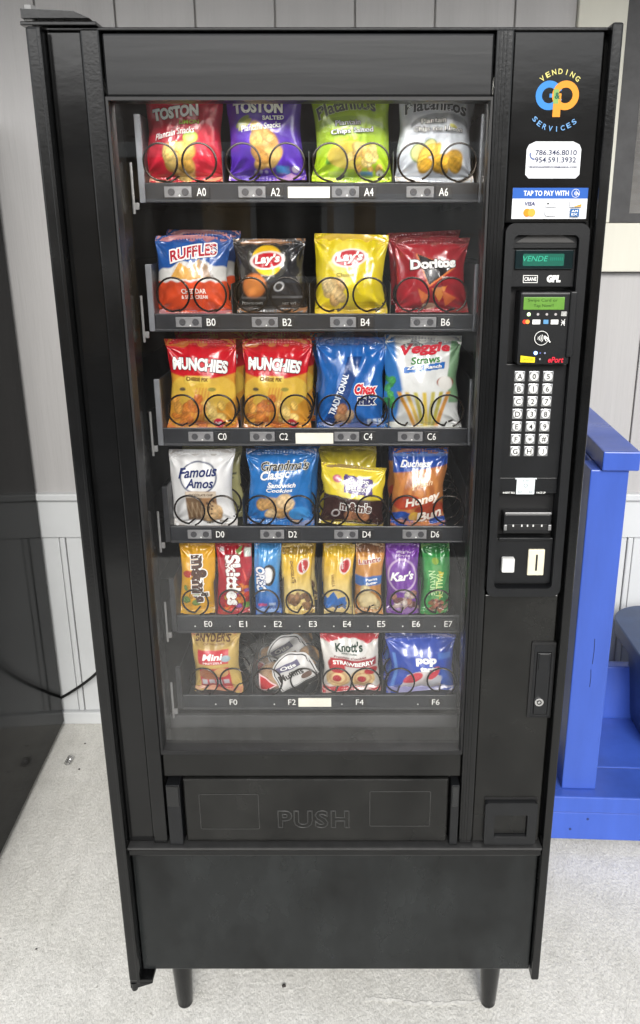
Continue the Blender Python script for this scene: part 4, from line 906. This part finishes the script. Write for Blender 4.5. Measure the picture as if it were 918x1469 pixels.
# ---------------- row B
def art_b0(a):
    a.fill((225, 80, 40)); a.above(lambda u: .42 + .012 * np.sin(u * 34), (222, 222, 218)); a.above(lambda u: .57 + .10 * np.sin((u - .1) * 3.4) + .02 * np.sin(u * 21), (34, 86, 160))
    a.poly([(.22, .46), (.35, .66), (.48, .58), (.62, .70), (.74, .62), (.80, .48), (.5, .44)], (212, 160, 80)); a.poly([(.62, .70), (.74, .62), (.86, .46), (.7, .45), (.64, .52)], (140, 130, 125), k=.7)
    for k in range(7): a.rect(.26 + k * .075, .46, .275 + k * .075, .66, (180, 125, 55), k=.35, sk=.5)
    a.mottle(.05, 5); a.rect(0, 0, 1, .035, (225, 215, 205)); a.rect(0, .93, 1, 1, (28, 70, 140))
b = Bag('snack_bag', (222, 332, 337, 452), art_b0, 'blue, white and orange ridged chip bag above the B0 tag', seed=6, row='B')
b.text('RUFFLES', .53, .765, .62, (235, 232, 230), hv=.15, bold=.06, rot=8, arc=.02, line=(235, 232, 230), lw=.075); b.text('RUFFLES', .53, .765, .62, (165, 25, 45), hv=.14, bold=.03, rot=8, arc=.02); b.text('CHEDDAR', .54, .305, .34, (240, 225, 215), hv=.06, bold=.03); b.text('& SOUR CREAM', .54, .235, .36, (240, 225, 215), hv=.045, bold=.02); b.done(); b.behind(.05, 'blue, white and orange chip bag second in line behind the front one above B0', dz=.008, dx=.004, ry=2)
def logo_lays(a, cu, cv, r, gold=True):
    if gold: a.ell(cu, cv, r, r * .92, (238, 192, 40))
    a.ell(cu, cv, r * 1.08, r * .50, (190, 26, 40), 6); a.ring(cu, cv, r * 1.08, r * .50, .10, (240, 230, 225), 6)
def art_b2(a):
    a.fill((40, 40, 43)).mottle(.2, 6); a.ell(.48, .70, .30, .27, (58, 58, 55)); logo_lays(a, .48, .70, .225)
    a.ell(.25, .36, .18, .16, (190, 100, 50), 20); a.ell(.25, .36, .16, .14, (222, 138, 70), 20, soft=.4); a.rect(.05, .19, .45, .21, (150, 150, 150), k=.5); a.rect(.5, .2, .95, .22, (150, 150, 150), k=.5)
    a.ring(.62, .35, .07, .05, .2, (190, 190, 190), 30); a.rect(0, 0, 1, .03, (120, 120, 122)); a.rect(0, .95, 1, 1, (75, 72, 70)); a.rect(.03, .045, .97, .06, (140, 140, 140), k=.6)
b = Bag('snack_bag', (337, 440, 342, 448), art_b2, 'black chip bag with a round yellow and red logo above the B2 tag', seed=7, row='B')
b.text("Lay's", .48, .70, .38, WH, hv=.15, bold=.04, shear=.25, rot=4); b.text('SINCE 1932', .47, .49, .2, (170, 170, 165), hv=.025); b.text('POTATO CHIPS', .22, .135, .3, (170, 170, 165), hv=.03); b.text('NET WT', .75, .135, .2, (170, 170, 165), hv=.03); b.done()
def art_b4(a):
    a.fill((222, 200, 34)).mottle(.06, 7); a.ell(.49, .70, .28, .22, (232, 214, 70)); logo_lays(a, .49, .70, .215, False)
    a.chips(8, .14, .22, .36, .42, .11, [(222, 190, 130), (205, 165, 105), (230, 205, 150)], 9, .7); a.rect(.55, .13, .92, .15, (180, 150, 30), k=.7); a.rect(.6, .62, .9, .635, (150, 135, 30), k=.0)
    a.rect(.55, .10, .92, .115, (180, 150, 30), k=.6); a.rect(.14, .08, .45, .10, (170, 140, 30), k=.5)
b = Bag('snack_bag', (450, 556, 336, 450), art_b4, 'bright yellow potato chip bag with a red logo above the B4 tag', seed=8, row='B')
b.text("Lay's", .49, .70, .38, WH, hv=.15, bold=.045, shear=.22, rot=3); b.text('Classic', .44, .49, .26, (130, 115, 30), hv=.045); b.done()
def art_b6(a):
    a.fill((158, 22, 34)).mottle(.10, 8); a.poly([(.28, .80), (.86, .60), (.46, .34)], (215, 120, 60)); a.poly([(.31, .785), (.82, .605), (.465, .37)], (26, 16, 18))
    a.poly([(.30, .33), (.47, .22), (.36, .12)], (215, 110, 45)); a.poly([(.50, .32), (.72, .36), (.60, .14)], (226, 140, 60)); a.poly([(.64, .30), (.84, .20), (.68, .08)], (205, 100, 45)); a.ell(.46, .09, .10, .04, (235, 205, 170)); a.rect(0, .93, 1, 1, (120, 12, 24))
b = Bag('snack_bag', (565, 672, 342, 448), art_b6, 'dark red tortilla chip bag with a black triangle above the B6 tag', seed=9, row='B')
b.text('Doritos', .53, .655, .64, WH, hv=.13, bold=.05, rot=3, line=(24, 14, 16), lw=.05); b.text('NACHO', .72, .47, .15, WH, hv=.03); b.done(); b.behind(.05, 'dark red tortilla chip bag second in line behind the front one above B6', dz=.010, dx=-.006, ry=-2)
# ---------------- row C
def art_c0(a):
    a.fill((214, 150, 50)); a.ell(.5, .44, .52, .20, (222, 182, 70)); a.above(lambda u: .545 - .06 * (1 - (2 * u - 1) ** 2) + .09, (200, 24, 38))
    a.rect(.24, .535, .64, .605, (236, 206, 90), sk=0); a.chips(16, .08, .06, .48, .36, .07, [(214, 130, 50), (226, 160, 70), (196, 110, 40)], 11, .5); a.chips(9, .55, .10, .80, .30, .07, [(232, 190, 90), (240, 206, 120)], 12, .8)
    for k in range(5): a.rect(.36 + k * .05, .10, .385 + k * .05, .48, (190, 90, 40), k=.5, sk=.3)
    a.ell(.73, .075, .075, .055, (205, 40, 70)); a.rect(0, 0, 1, .02, (200, 60, 40)); a.mottle(.06, 9); a.ell(.2, .46, .05, .02, (90, 80, 60)); a.ell(.66, .46, .06, .022, (150, 140, 60))
CB = []
for k, (bx0, bx1, lab) in enumerate(((239, 341, 'C0'), (347, 446, 'C2'))):
    b = Bag('snack_bag', (bx0, bx1, 487, 616), art_c0, 'red and yellow snack mix bag in front of its queue above the %s tag' % lab, seed=10 + k, row='C')
    b.text('MUNCHIES', .48, .715, .80, WH, hv=.135, bold=.05, rot=-4, arc=.012, line=(40, 20, 40), lw=.03); b.text('CHEESE FIX', .44, .572, .34, (110, 70, 20), hv=.04, bold=.03, rot=-2); b.text('240', .73, .075, .10, WH, hv=.05, bold=.03); b.done(); CB.append(b)
    for j in range(3): b.behind(.055 * (j + 1), 'red and yellow snack mix bag %s behind the front one above %s' % (('second', 'third', 'fourth')[j] + ' in line', lab), dz=.006, dx=(.006, -.004, .010)[j], ry=(1.5, -1, 2)[j])
def art_c4(a):
    a.fill((28, 98, 176)).mottle(.07, 10); a.poly([(.08, .02), (.30, .02), (.66, .80), (.45, .80)], (18, 62, 125)); a.chips(9, .32, .04, .52, .26, .075, [(214, 180, 140), (196, 150, 105), (180, 120, 80)], 13, .6)
    a.rect(.76, .05, .82, .12, (205, 215, 225)); a.rect(.84, .05, .90, .12, (205, 215, 225)); a.rect(.92, .05, .97, .12, (205, 215, 225)); a.rect(.05, .045, .20, .07, (180, 200, 225), k=.7); a.rect(0, .92, 1, 1, (40, 88, 150))
b = Bag('snack_bag', (453, 553, 485, 615), art_c4, 'blue snack mix bag with slanted white lettering above the C4 tag', seed=13, row='C')
b.text('TRADITIONAL', .315, .395, .62, (225, 232, 240), hv=.075, bold=.03, rot=71); b.text('Chex', .71, .455, .34, (200, 30, 45), hv=.12, bold=.05, shear=.15, line=WH, lw=.07); b.text('mix', .74, .335, .28, (24, 40, 90), hv=.10, bold=.06, line=WH, lw=.05); b.done()
b.behind(.05, 'blue snack mix bag second in line behind the front one above the C4 tag', dz=.004, dx=-.006, ry=-2)
def art_c6(a):
    a.fill((226, 228, 226)); a.rect(0, .90, 1, 1, (165, 168, 170)); a.rect(.86, .3, 1, .95, (70, 140, 70), k=.8); a.above(lambda u: 1 - 0 * u, WH)
    a.mix(sstep(.03, -.03, a.u - (.24 - .20 * np.abs(a.v - .45) ** .8)), (52, 120, 190)); a.chips(20, .02, .22, .10, .55, .04, [(80, 170, 90), (60, 150, 80)], 21)
    for k, (x, sk, c) in enumerate(((.30, -.55, (224, 160, 60)), (.38, -.42, (226, 190, 90)), (.46, -.25, (206, 196, 90)), (.54, -.05, (236, 206, 90)), (.62, .18, (212, 202, 110)), (.70, .35, (190, 180, 80)), (.77, .5, (214, 150, 70)))): a.rect(x - .028, .04, x + .028, .42, c, sk=sk); a.rect(x - .006, .04, x + .004, .42, tuple(v * .72 for v in c), k=.6, sk=sk)
    a.ell(.83, .52, .12, .06, (150, 70, 45)); a.ell(.83, .51, .10, .075, (232, 230, 224)); a.poly([(.25, .615), (.80, .665), (.80, .735), (.25, .675)], (40, 110, 190)); a.mottle(.04, 11); a.ring(.37, .90, .12, .035, .12, (70, 70, 70))
b = Bag('snack_bag', (549, 662, 482, 616), art_c6, 'white straw snack bag with red lettering and blue edge above the C6 tag', seed=14, row='C', lean=-3)
b.text('Veggie', .53, .845, .66, (190, 30, 50), hv=.13, bold=.04, shear=.15, rot=5, arc=.02); b.text('Straws', .54, .755, .38, (60, 125, 60), hv=.075, bold=.02, shear=.1, rot=5); b.text('Zesty Ranch', .525, .675, .46, WH, hv=.045, bold=.03, rot=4, shear=.1); b.text('SENSIBLE', .37, .90, .16, (70, 70, 70), hv=.025); b.done()
# ---------------- row D
def art_d0(a):
    a.fill((228, 228, 228)).mottle(.04, 12); a.ring(.48, .655, .29, .20, .03, (60, 70, 100)); a.rect(.26, .08, .76, .48, (150, 110, 70)); a.rect(.26, .40, .76, .475, (205, 190, 170)); a.rect(.26, .08, .52, .40, (112, 84, 54)); a.chips(7, .60, .16, .72, .34, .10, [(208, 168, 116), (222, 186, 136)], 15, .9)
    a.chips(10, .60, .14, .76, .36, .018, [(80, 50, 34)], 16)
    for k in range(6): a.rect(.29 + k * .04, .12, .302 + k * .04, .34, (190, 170, 140), k=.7, sk=.25 * (k % 2 * 2 - 1))
b = Bag('snack_bag', (243, 338, 646, 756), art_d0, 'white cookie bag with navy script and a brown picture above the D0 tag', seed=15, row='D', m=M_SATIN)
b.text('Famous', .47, .725, .62, (30, 44, 96), hv=.13, bold=.025, shear=.3, rot=4); b.text('Amos', .50, .585, .46, (30, 44, 96), hv=.12, bold=.025, shear=.3, rot=2); b.text('CHOCOLATE CHIP', .51, .438, .40, (90, 70, 50), hv=.03, bold=.02); b.text('NET WT', .7, .06, .3, (140, 130, 110), hv=.025); b.done()
def art_olive(a): a.fill((176, 172, 120)).mottle(.06, 13); a.rect(.6, .6, .95, .63, (90, 90, 70)); a.rect(.6, .55, .9, .57, (90, 90, 70))
b = Bag('snack_bag', (264, 350, 640, 752), art_olive, 'dull olive snack bag tucked behind the white cookie bag', seed=16, row='D', Yb=Y0 + .095).done()
def art_d2(a):
    a.fill((34, 112, 184)).mottle(.06, 14); a.chips(12, .16, .12, .78, .36, .10, [(222, 184, 130), (232, 200, 152), (205, 160, 100)], 17, .7); a.ell(.80, .16, .16, .10, (60, 140, 205)); a.rect(0, .93, 1, 1, (30, 95, 160))
b = Bag('snack_bag', (353, 452, 646, 751), art_d2, 'blue sandwich cookie bag with cream script above the D2 tag', seed=17, row='D')
b.text("Grandma's", .56, .80, .70, (30, 30, 40), hv=.12, bold=.02, shear=.3, rot=2, line=(225, 220, 200), lw=.035); b.text('Classic', .42, .685, .46, WH, hv=.11, bold=.03, shear=.3, rot=6); b.text('Sandwich', .53, .555, .44, WH, hv=.065, bold=.03, shear=.2); b.text('Cookies', .50, .49, .40, WH, hv=.05, bold=.02, shear=.2); b.done()
b.behind(.055, 'blue sandwich cookie bag second in line behind the front one above the D2 tag', dz=.006, dx=.008)
def art_d4(a):
    a.fill((62, 38, 36)); a.above(lambda u: .52 + .03 * u * 0 - .06 * u, (226, 204, 50)); a.poly([(.34, .58), (.82, .53), (.80, .80), (.36, .85)], (72, 46, 120)); a.ell(.25, .78, .07, .06, (190, 90, 120)); a.chips(5, .38, .10, .78, .22, .09, [(170, 116, 84), (190, 130, 90)], 18, .8); a.ring(.22, .22, .06, .06, .2, (205, 200, 200)); a.rect(0, 0, 1, .04, (200, 180, 60)); a.mottle(.06, 15)
b = Bag('snack_bag', (456, 550, 668, 758), art_d4, 'brown and yellow cookie bag with a purple name patch above the D4 tag', seed=18, row='D', rot=4, wr=.7)
b.text('CHIPS', .57, .74, .34, WH, hv=.085, bold=.02, rot=-4); b.text('DELUXE', .57, .635, .36, WH, hv=.07, bold=.02, rot=-4); b.text("m&m's", .54, .36, .50, (90, 60, 52), hv=.15, bold=.05, line=WH, lw=.055, rot=-4); b.done()
def art_yel(a): a.fill((206, 186, 40)).mottle(.07, 16); a.rect(.5, .58, .8, .63, (120, 100, 40), k=.7)
b = Bag('snack_bag', (457, 541, 640, 752), art_yel, 'plain yellow bag top rising behind the brown and yellow cookie bag', seed=19, row='D', Yb=Y0 + .088).done()
def art_d6(a):
    a.fill((188, 120, 66)); a.ell(.5, .45, .40, .30, (205, 134, 72)); a.ring(.5, .45, .26, .19, .25, (170, 100, 52)); a.ring(.5, .45, .12, .08, .3, (176, 108, 58)); a.above(lambda u: .69 + .10 * u, (30, 74, 160)); a.rect(0, .90, 1, .94, (120, 150, 200), k=.7); a.above(lambda u: .67 + .10 * u, (235, 220, 200), k=.0)
    a.ell(.28, .33, .26, .10, (190, 50, 40), 10, k=.8); a.ell(.72, .22, .30, .12, (165, 40, 34), 12, k=.75); a.ell(.2, .10, .25, .10, (40, 80, 165)); a.ell(.9, .06, .2, .07, (40, 80, 165)); a.ell(.44, .13, .12, .07, (225, 180, 70)); a.mottle(.09, 17)
b = Bag('snack_bag', (561, 641, 644, 754), art_d6, 'clear wrapped brown glazed bun with a blue band above the D6 tag', seed=20, row='D', wr=.9)
b.text('Duchess', .40, .81, .52, WH, hv=.085, bold=.03, shear=.25); b.text('Fresh', .55, .56, .4, (236, 205, 165), hv=.07, bold=.01, shear=.35, rot=14); b.text('Honey', .58, .365, .68, (240, 228, 215), hv=.14, bold=.035, shear=.3, rot=14); b.text('Bun', .70, .17, .50, (240, 228, 215), hv=.13, bold=.04, shear=.3, rot=14); b.done(); b.behind(.05, 'clear wrapped brown bun with a blue band second in line above D6', dz=.008, dx=-.006)
# ---------------- row E
kw = dict(row='E', T=.015, pinch=.05, crimp=(.05, .06), cat='snack pack')
def art_e0(a): a.fill((222, 164, 22)).mottle(.05, 18); a.ell(.22, .57, .14, .05, (180, 60, 50)); a.chips(8, .15, .12, .5, .40, .09, [(232, 190, 60), (120, 150, 70), (90, 130, 150), (200, 150, 40)], 22, .9); a.rect(0, 0, 1, .05, (226, 170, 30)); a.ring(.28, .86, .06, .025, .2, (190, 140, 30))
b = Bag('candy_pack', (258, 309, 779, 888), art_e0, 'yellow candy pack with brown outlined lettering above the E0 tag', seed=21, **kw)
b.text("m&m's", .58, .50, 1.38, (74, 48, 40), hv=.22, bold=.06, rot=-87, line=WH, lw=.05); b.done()
def art_e1(a): a.fill((170, 20, 40)).mottle(.06, 19); a.chips(26, .25, .06, .92, .40, .085, [(220, 60, 40), (232, 190, 50), (150, 90, 170), (110, 170, 60), (230, 130, 40)], 23, .9); a.rect(.80, .80, .99, .92, (205, 215, 205)); a.poly([(.72, .68), (.9, .5), (.86, .45)], (226, 90, 80)); a.poly([(.55, .88), (.75, .95), (.70, .82)], (120, 150, 80)); a.rect(.12, .87, .24, .92, (205, 205, 205))
b = Bag('candy_pack', (310, 361, 779, 888), art_e1, 'red candy pack with white lettering reading downwards above the E1 tag', seed=22, **kw)
b.text('Skittles', .50, .48, 1.48, WH, hv=.20, bold=.05, rot=-87, line=(120, 16, 30), lw=.04); b.done()
def art_e2(a): a.fill((58, 138, 205)).mottle(.06, 20); a.grad((36, 92, 180), (70, 150, 215), .0, .6); a.ell(.60, .56, .26, .15, (48, 44, 48)); a.ell(.56, .56, .20, .11, (235, 235, 235)); a.rect(0, .80, 1, .84, (120, 180, 225), k=.6); a.rect(.1, .10, .45, .14, (190, 70, 120)); a.rect(.55, .12, .8, .16, (200, 215, 235), k=.7)
b = Bag('cookie_pack', (365, 403, 779, 884), art_e2, 'slim blue cookie pack with a dark round cookie above the E2 tag', seed=23, **kw)
b.text('OREO', .30, .50, 1.0, (236, 238, 242), hv=.13, bold=.05, rot=-87, line=(24, 50, 120), lw=.04); b.done()
def wafer(low):
    def f(a):
        a.grad((232, 206, 130), (226, 182, 40), .30, .75); a.ell(.72, .70, .17, .10, (190, 36, 48), -15); a.ring(.72, .70, .17, .10, .12, (235, 225, 215), -15)
        if low == 'brown':
            a.chips(9, .25, .05, .85, .30, .16, [(120, 84, 52), (160, 116, 74), (96, 64, 40)], 24, .35); a.rect(0, .86, 1, 1, (150, 120, 40))
        else:
            a.poly([(0, .05), (.8, .05), (.75, .26), (.5, .22), (.35, .34), (.15, .24), (0, .28)], (40, 110, 190)); a.chips(4, .75, .04, .9, .12, .08, [(232, 214, 160)], 25); a.rect(0, .86, 1, 1, (196, 164, 50))
        a.mottle(.06, 26)
    return f
b = Bag('wafer_pack', (404, 450, 782, 886), wafer('brown'), 'yellow wafer pack with brown chocolate wafers above the E3 tag', seed=24, **kw)
b.text('CHOCOLATE', .38, .62, .70, (90, 60, 30), hv=.05, bold=.02, rot=-83); b.text('Bauducco', .72, .70, .36, WH, hv=.035, bold=.02, rot=-75); b.done(); b.behind(.04, 'yellow wafer pack second in line behind the brown wafer one above the E3 tag', dz=.008, dx=.004)
b = Bag('wafer_pack', (464, 508, 782, 886), wafer('blue'), 'pale yellow wafer pack with a blue splash above the E4 tag', seed=25, **kw)
b.text('VANILLA', .34, .50, .40, (120, 90, 30), hv=.05, bold=.02, rot=-83); b.text('Bauducco', .64, .74, .36, WH, hv=.035, bold=.02, rot=-80); b.done(); b.behind(.04, 'yellow wafer pack second in line behind the blue splashed one above the E4 tag', dz=.008, dx=-.004)
def art_e5(a): a.fill((196, 136, 66)).mottle(.07, 27); a.rect(0, .42, 1, .55, (60, 110, 180), sk=.0); a.rect(0, .86, 1, 1, (130, 90, 62)); a.chips(5, .35, .10, .65, .36, .26, [(226, 200, 140), (236, 214, 160)], 28, .9); a.ell(.5, .20, .30, .12, (232, 208, 148)); a.ell(.5, .20, .26, .10, (240, 220, 168), soft=.4); a.rect(.12, .72, .9, .80, (226, 170, 90), sk=.3)
b = Bag('cracker_pack', (509, 550, 780, 884), art_e5, 'orange cracker pack with round pale crackers above the E5 tag', seed=26, **kw)
b.text('Lance', .48, .76, .74, (150, 50, 40), hv=.07, bold=.03, rot=12, line=WH, lw=.04); b.text('Peanut', .6, .51, .4, WH, hv=.035, bold=.03); b.text('Butter', .6, .46, .4, WH, hv=.035, bold=.03); b.done()
def art_e6(a): a.fill((118, 58, 160)).mottle(.06, 29); a.ring(.5, .55, .42, .22, .05, (205, 180, 215)); a.chips(26, .2, .07, .9, .30, .10, [(205, 180, 170), (120, 80, 80), (170, 120, 100), (226, 214, 205)], 30, .7); a.rect(0, 0, 1, .05, (120, 60, 160))
b = Bag('nut_mix_pack', (553, 602, 779, 884), art_e6, 'purple nut mix pack with a white ringed logo above the E6 tag', seed=27, **kw)
b.text("Kar's", .50, .55, .72, WH, hv=.12, bold=.035, shear=.3, rot=3); b.text("SWEET 'N", .52, .87, .42, (226, 210, 232), hv=.03, bold=.02); b.text('SALTY MIX', .52, .82, .42, (226, 210, 232), hv=.03, bold=.02); b.done()
def art_e7(a): a.fill((56, 150, 74)).mottle(.07, 31); a.ell(.45, .76, .12, .05, (150, 180, 60)); a.rect(.35, .2, .65, .7, (130, 185, 110), k=.4); a.chips(24, .35, .03, .95, .20, .09, [(150, 100, 70), (205, 180, 150), (110, 70, 60), (190, 120, 100)], 32, .7); a.rect(0, .86, 1, 1, (40, 112, 54)); a.poly([(.55, .62), (.75, .60), (.62, .50)], (220, 205, 60)); a.poly([(.60, .32), (.75, .26), (.62, .22)], (220, 205, 60))
b = Bag('granola_pack', (604, 645, 780, 886), art_e7, 'green granola pack with nuts along its foot above the E7 tag', seed=28, **kw)
b.text('NATURE', .34, .45, .9, (190, 220, 170), hv=.09, bold=.02, rot=-88); b.text('VALLEY', .60, .42, .9, (205, 225, 150), hv=.09, bold=.02, rot=-88); b.done()
b.behind(.04, 'green granola pack second in line behind the front one above the E7 tag', dz=.008, dx=-.003)
# ---------------- row F
def art_f0(a):
    a.fill((198, 168, 92)).mottle(.06, 33); a.ell(.5, .80, .42, .07, (150, 120, 60), k=.5); a.rect(.14, .50, .80, .72, (196, 36, 52)); a.rect(.14, .02, .80, .44, (190, 40, 52)); a.ell(.35, .33, .22, .10, (160, 100, 66)); a.ell(.62, .36, .16, .08, (205, 160, 100))
    for k in range(4): a.rect(.17 + k * .155, .14, .29 + k * .155, .23, (205, 200, 205))
    a.ell(.74, .58, .10, .05, (150, 170, 180))
b = Bag('snack_bag', (276, 347, 905, 1001), art_f0, 'tan pretzel bag with a red panel above the F0 tag', seed=30, row='F', m=M_SATIN)
b.text("SNYDER'S", .46, .88, .72, (92, 60, 40), hv=.10, bold=.03); b.text('OF HANOVER', .5, .80, .45, (120, 85, 50), hv=.028, bold=.02); b.text('Mini', .46, .62, .42, WH, hv=.10, bold=.035, shear=.2); b.text('PRETZELS', .46, .53, .40, WH, hv=.03, bold=.02); b.done()
def art_f4(a):
    a.fill((222, 218, 212)); a.above(lambda u: .84 - .10 * np.sin(u * 3.14), (190, 30, 46)); a.rect(0, 0, 1, .09, (190, 36, 48)); a.rect(.14, .45, .96, .57, (168, 34, 50)); a.ell(.48, .72, .34, .15, (232, 230, 226)); a.chips(4, .2, .42, .3, .46, .12, [(200, 36, 44)], 34)
    for cu in (.27, .70): a.ell(cu, .26, .21, .16, (205, 160, 100)); a.ell(cu, .26, .19, .14, (232, 205, 150), soft=.3); a.ell(cu - .02, .25, .08, .06, (180, 40, 50)); a.ring(cu, .26, .14, .10, .2, (205, 160, 110))
    a.ell(.25, .40, .14, .06, (190, 34, 44)); a.ell(.86, .38, .12, .06, (190, 34, 44)); a.mottle(.05, 35)
b = Bag('snack_bag', (459, 546, 903, 1000), art_f4, 'white and red strawberry cookie bag above the F4 tag', seed=31, row='F')
b.text("Knott's", .49, .745, .46, (34, 60, 46), hv=.13, bold=.035, rot=3); b.text('BERRY FARM', .49, .655, .26, (60, 80, 66), hv=.025, bold=.02); b.text('Premium Cookies', .50, .60, .56, (110, 40, 46), hv=.032, bold=.02, shear=.2); b.text('STRAWBERRY', .55, .51, .72, WH, hv=.065, bold=.04); b.done()
def art_f6(a):
    a.fill((40, 74, 176)).mottle(.08, 36); a.poly([(.18, .06), (.80, .06), (.78, .34), (.62, .46), (.40, .42), (.26, .34)], (214, 206, 205)); a.ell(.36, .30, .16, .08, (205, 60, 76), 30); a.ell(.68, .40, .12, .08, (205, 60, 76), 40); a.ell(.70, .24, .14, .07, (190, 190, 198), 30); a.rect(.80, .05, .97, .45, (60, 110, 205), k=.6); a.rect(.05, .05, .10, .7, (110, 160, 226), k=.7); a.rect(0, .94, 1, 1, (36, 62, 140)); a.rect(.75, .62, .95, .72, (90, 140, 215), k=.6)
b = Bag('pastry_pack', (554, 653, 912, 999), art_f6, 'royal blue pastry pack in front of its stack above the F6 tag', seed=32, row='F', wr=.7)
b.text('pop', .56, .585, .32, WH, hv=.13, bold=.06); b.text('tarts', .60, .475, .28, WH, hv=.08, bold=.06); b.done()
for j in range(2): b.behind(.035 * (j + 1), 'royal blue pastry pack %s behind the front one above the F6 tag' % ('second in line', 'third in line')[j], dz=.008 * (j + 1) + .004 * j, dx=-.004 * (j + 1))

# ---- muffins in clear packs leaning over in lane F2
M_MUF = mat('muffin_crumb', (.42, .23, .085), .75, var=.3, vscale=60, bump=.5, bscale=160); M_CUPP = mat('dark_baking_cup', (.012, .010, .009), .45, var=.2, vscale=40)
M_LABEL = mat('white_label_paper', (.62, .61, .60), .45, var=.05)
PWD, PHT = .132, .088
def wrap_pt(u, v, off=0.):
    S = 2 * u - 1; T2 = 2 * v - 1
    y = -.034 * max(0, (1 - S ** 4) * (1 - T2 ** 4)) ** .6 + .002 * math.sin(9 * u + 7 * v) + .0016 * math.sin(23 * u - 17 * v); return ((u - .5) * PWD, y - off + .004, v * PHT)
def muffin_pack(px, py, Yp, tilt, label):
    ro = Matrix.Rotation(math.radians(tilt), 3, 'Y'); c0 = F(px, py, Yp); loc = c0 - ro @ Vector((0, 0, PHT / 2))
    mp_ = thing('muffin_pack', label, 'muffin pack', loc); mp_['local'] = 1; mp_.rotation_euler = (0, math.radians(tilt), 0)
    def muffin(cx, cz, cyy, s=1.):
        o = MB().lathe([(.001, .062 * s), (.014 * s, .060 * s), (.024 * s, .052 * s), (.029 * s, .041 * s), (.0275 * s, .036 * s), (.0235 * s, .035 * s)], (0, 0, 0), 24).build('muffin', M_MUF, mp_, 60)
        o.location = (cx, cyy, cz); o.rotation_euler = (math.radians(58), math.radians(-tilt * .6), 0)
        mb = MB(); Q = [[mb.bm.verts.new(((r + .0012 * (k % 2)) * math.cos(6.28319 * k / 32), (r + .0012 * (k % 2)) * math.sin(6.28319 * k / 32), z)) for k in range(32)] for r, z in ((.017 * s, 0), (.0245 * s, .037 * s))]
        for k in range(32): mb.bm.faces.new((Q[0][k], Q[0][(k + 1) % 32], Q[1][(k + 1) % 32], Q[1][k]))
        mb.bm.faces.new(list(reversed(Q[0]))); mb.build('baking_cup', M_CUPP, o, 20)
    muffin(-.034, .022, .030, .92); muffin(.010, .024, .034, .85); muffin(.044, .026, .036, .7)
    def patch(name, m, fn, nu=36, nv=36, off=0.):
        mb = MB(); g = {}
        for i in range(nu + 1):
            for j in range(nv + 1): g[i, j] = mb.bm.verts.new(wrap_pt(*fn(i / nu, j / nv), off))
        for i in range(nu):
            for j in range(nv): mb.bm.faces.new((g[i, j], g[i + 1, j], g[i + 1, j + 1], g[i, j + 1]))
        return mb.build(name, m, mp_, 80)
    patch('wrapper', M_FILM, lambda a, b: (a, b))
    def arch(m0, z0, z1): return lambda a, b: (.36 + m0 + (.58 - 2 * m0) * a, .16 + z0 + b * (.42 + z1 - z0 + .30 * math.sin(math.pi * a) ** .5))
    patch('label', M_LABEL, arch(0, 0, .02), 24, 14, .0012); patch('label_outline', K_, arch(.018, .02, 0), 24, 14, .0016); patch('label_face', M_LABEL, arch(.03, .032, -.014), 24, 14, .0020)
    patch('name_plate', flat((96, 92, 120)), lambda a, b: (.45 + .34 * a, .58 + .15 * b), 8, 4, .0026)
    def wtext(t, u, v, wd, h, col, off):
        p, f = layout(t, wd, h, bold=.03); me = bpy.data.meshes.new('lettering'); me.from_pydata([wrap_pt(u + a / PWD, v + b_ / PHT, off) for a, b_ in p], [], f); me.update(); return link('lettering', me, mp_, [flat(col)])
    wtext('Otis', .62, .655, .032, .008, WH, .0030); wtext('Muffins', .60, .46, .050, .013, (50, 44, 44), .0030)
    patch('brown_oval', flat((110, 86, 74)), lambda a, b: (.79 + .08 * a * math.cos(6.283 * b), .30 + .08 * a * math.sin(6.283 * b)), 6, 16, .0027)
    def tri(s_): return lambda a, b: (.20 + s_ * (a - .5) * (1 - b) * .26, .50 + s_ * (b - .33) * .36)
    patch('price_triangle', flat((225, 190, 190)), tri(1.15), 8, 8, .0013); patch('price_triangle_face', flat((180, 44, 48)), tri(.9), 8, 8, .0018)
muffin_pack(409, 958, Y0 + .05, -27, 'clear muffin pack with a white label and red triangle leaning above the F2 tag')
muffin_pack(402, 934, Y0 + .115, -33, 'second clear muffin pack leaning behind the front one above the F2 tag')
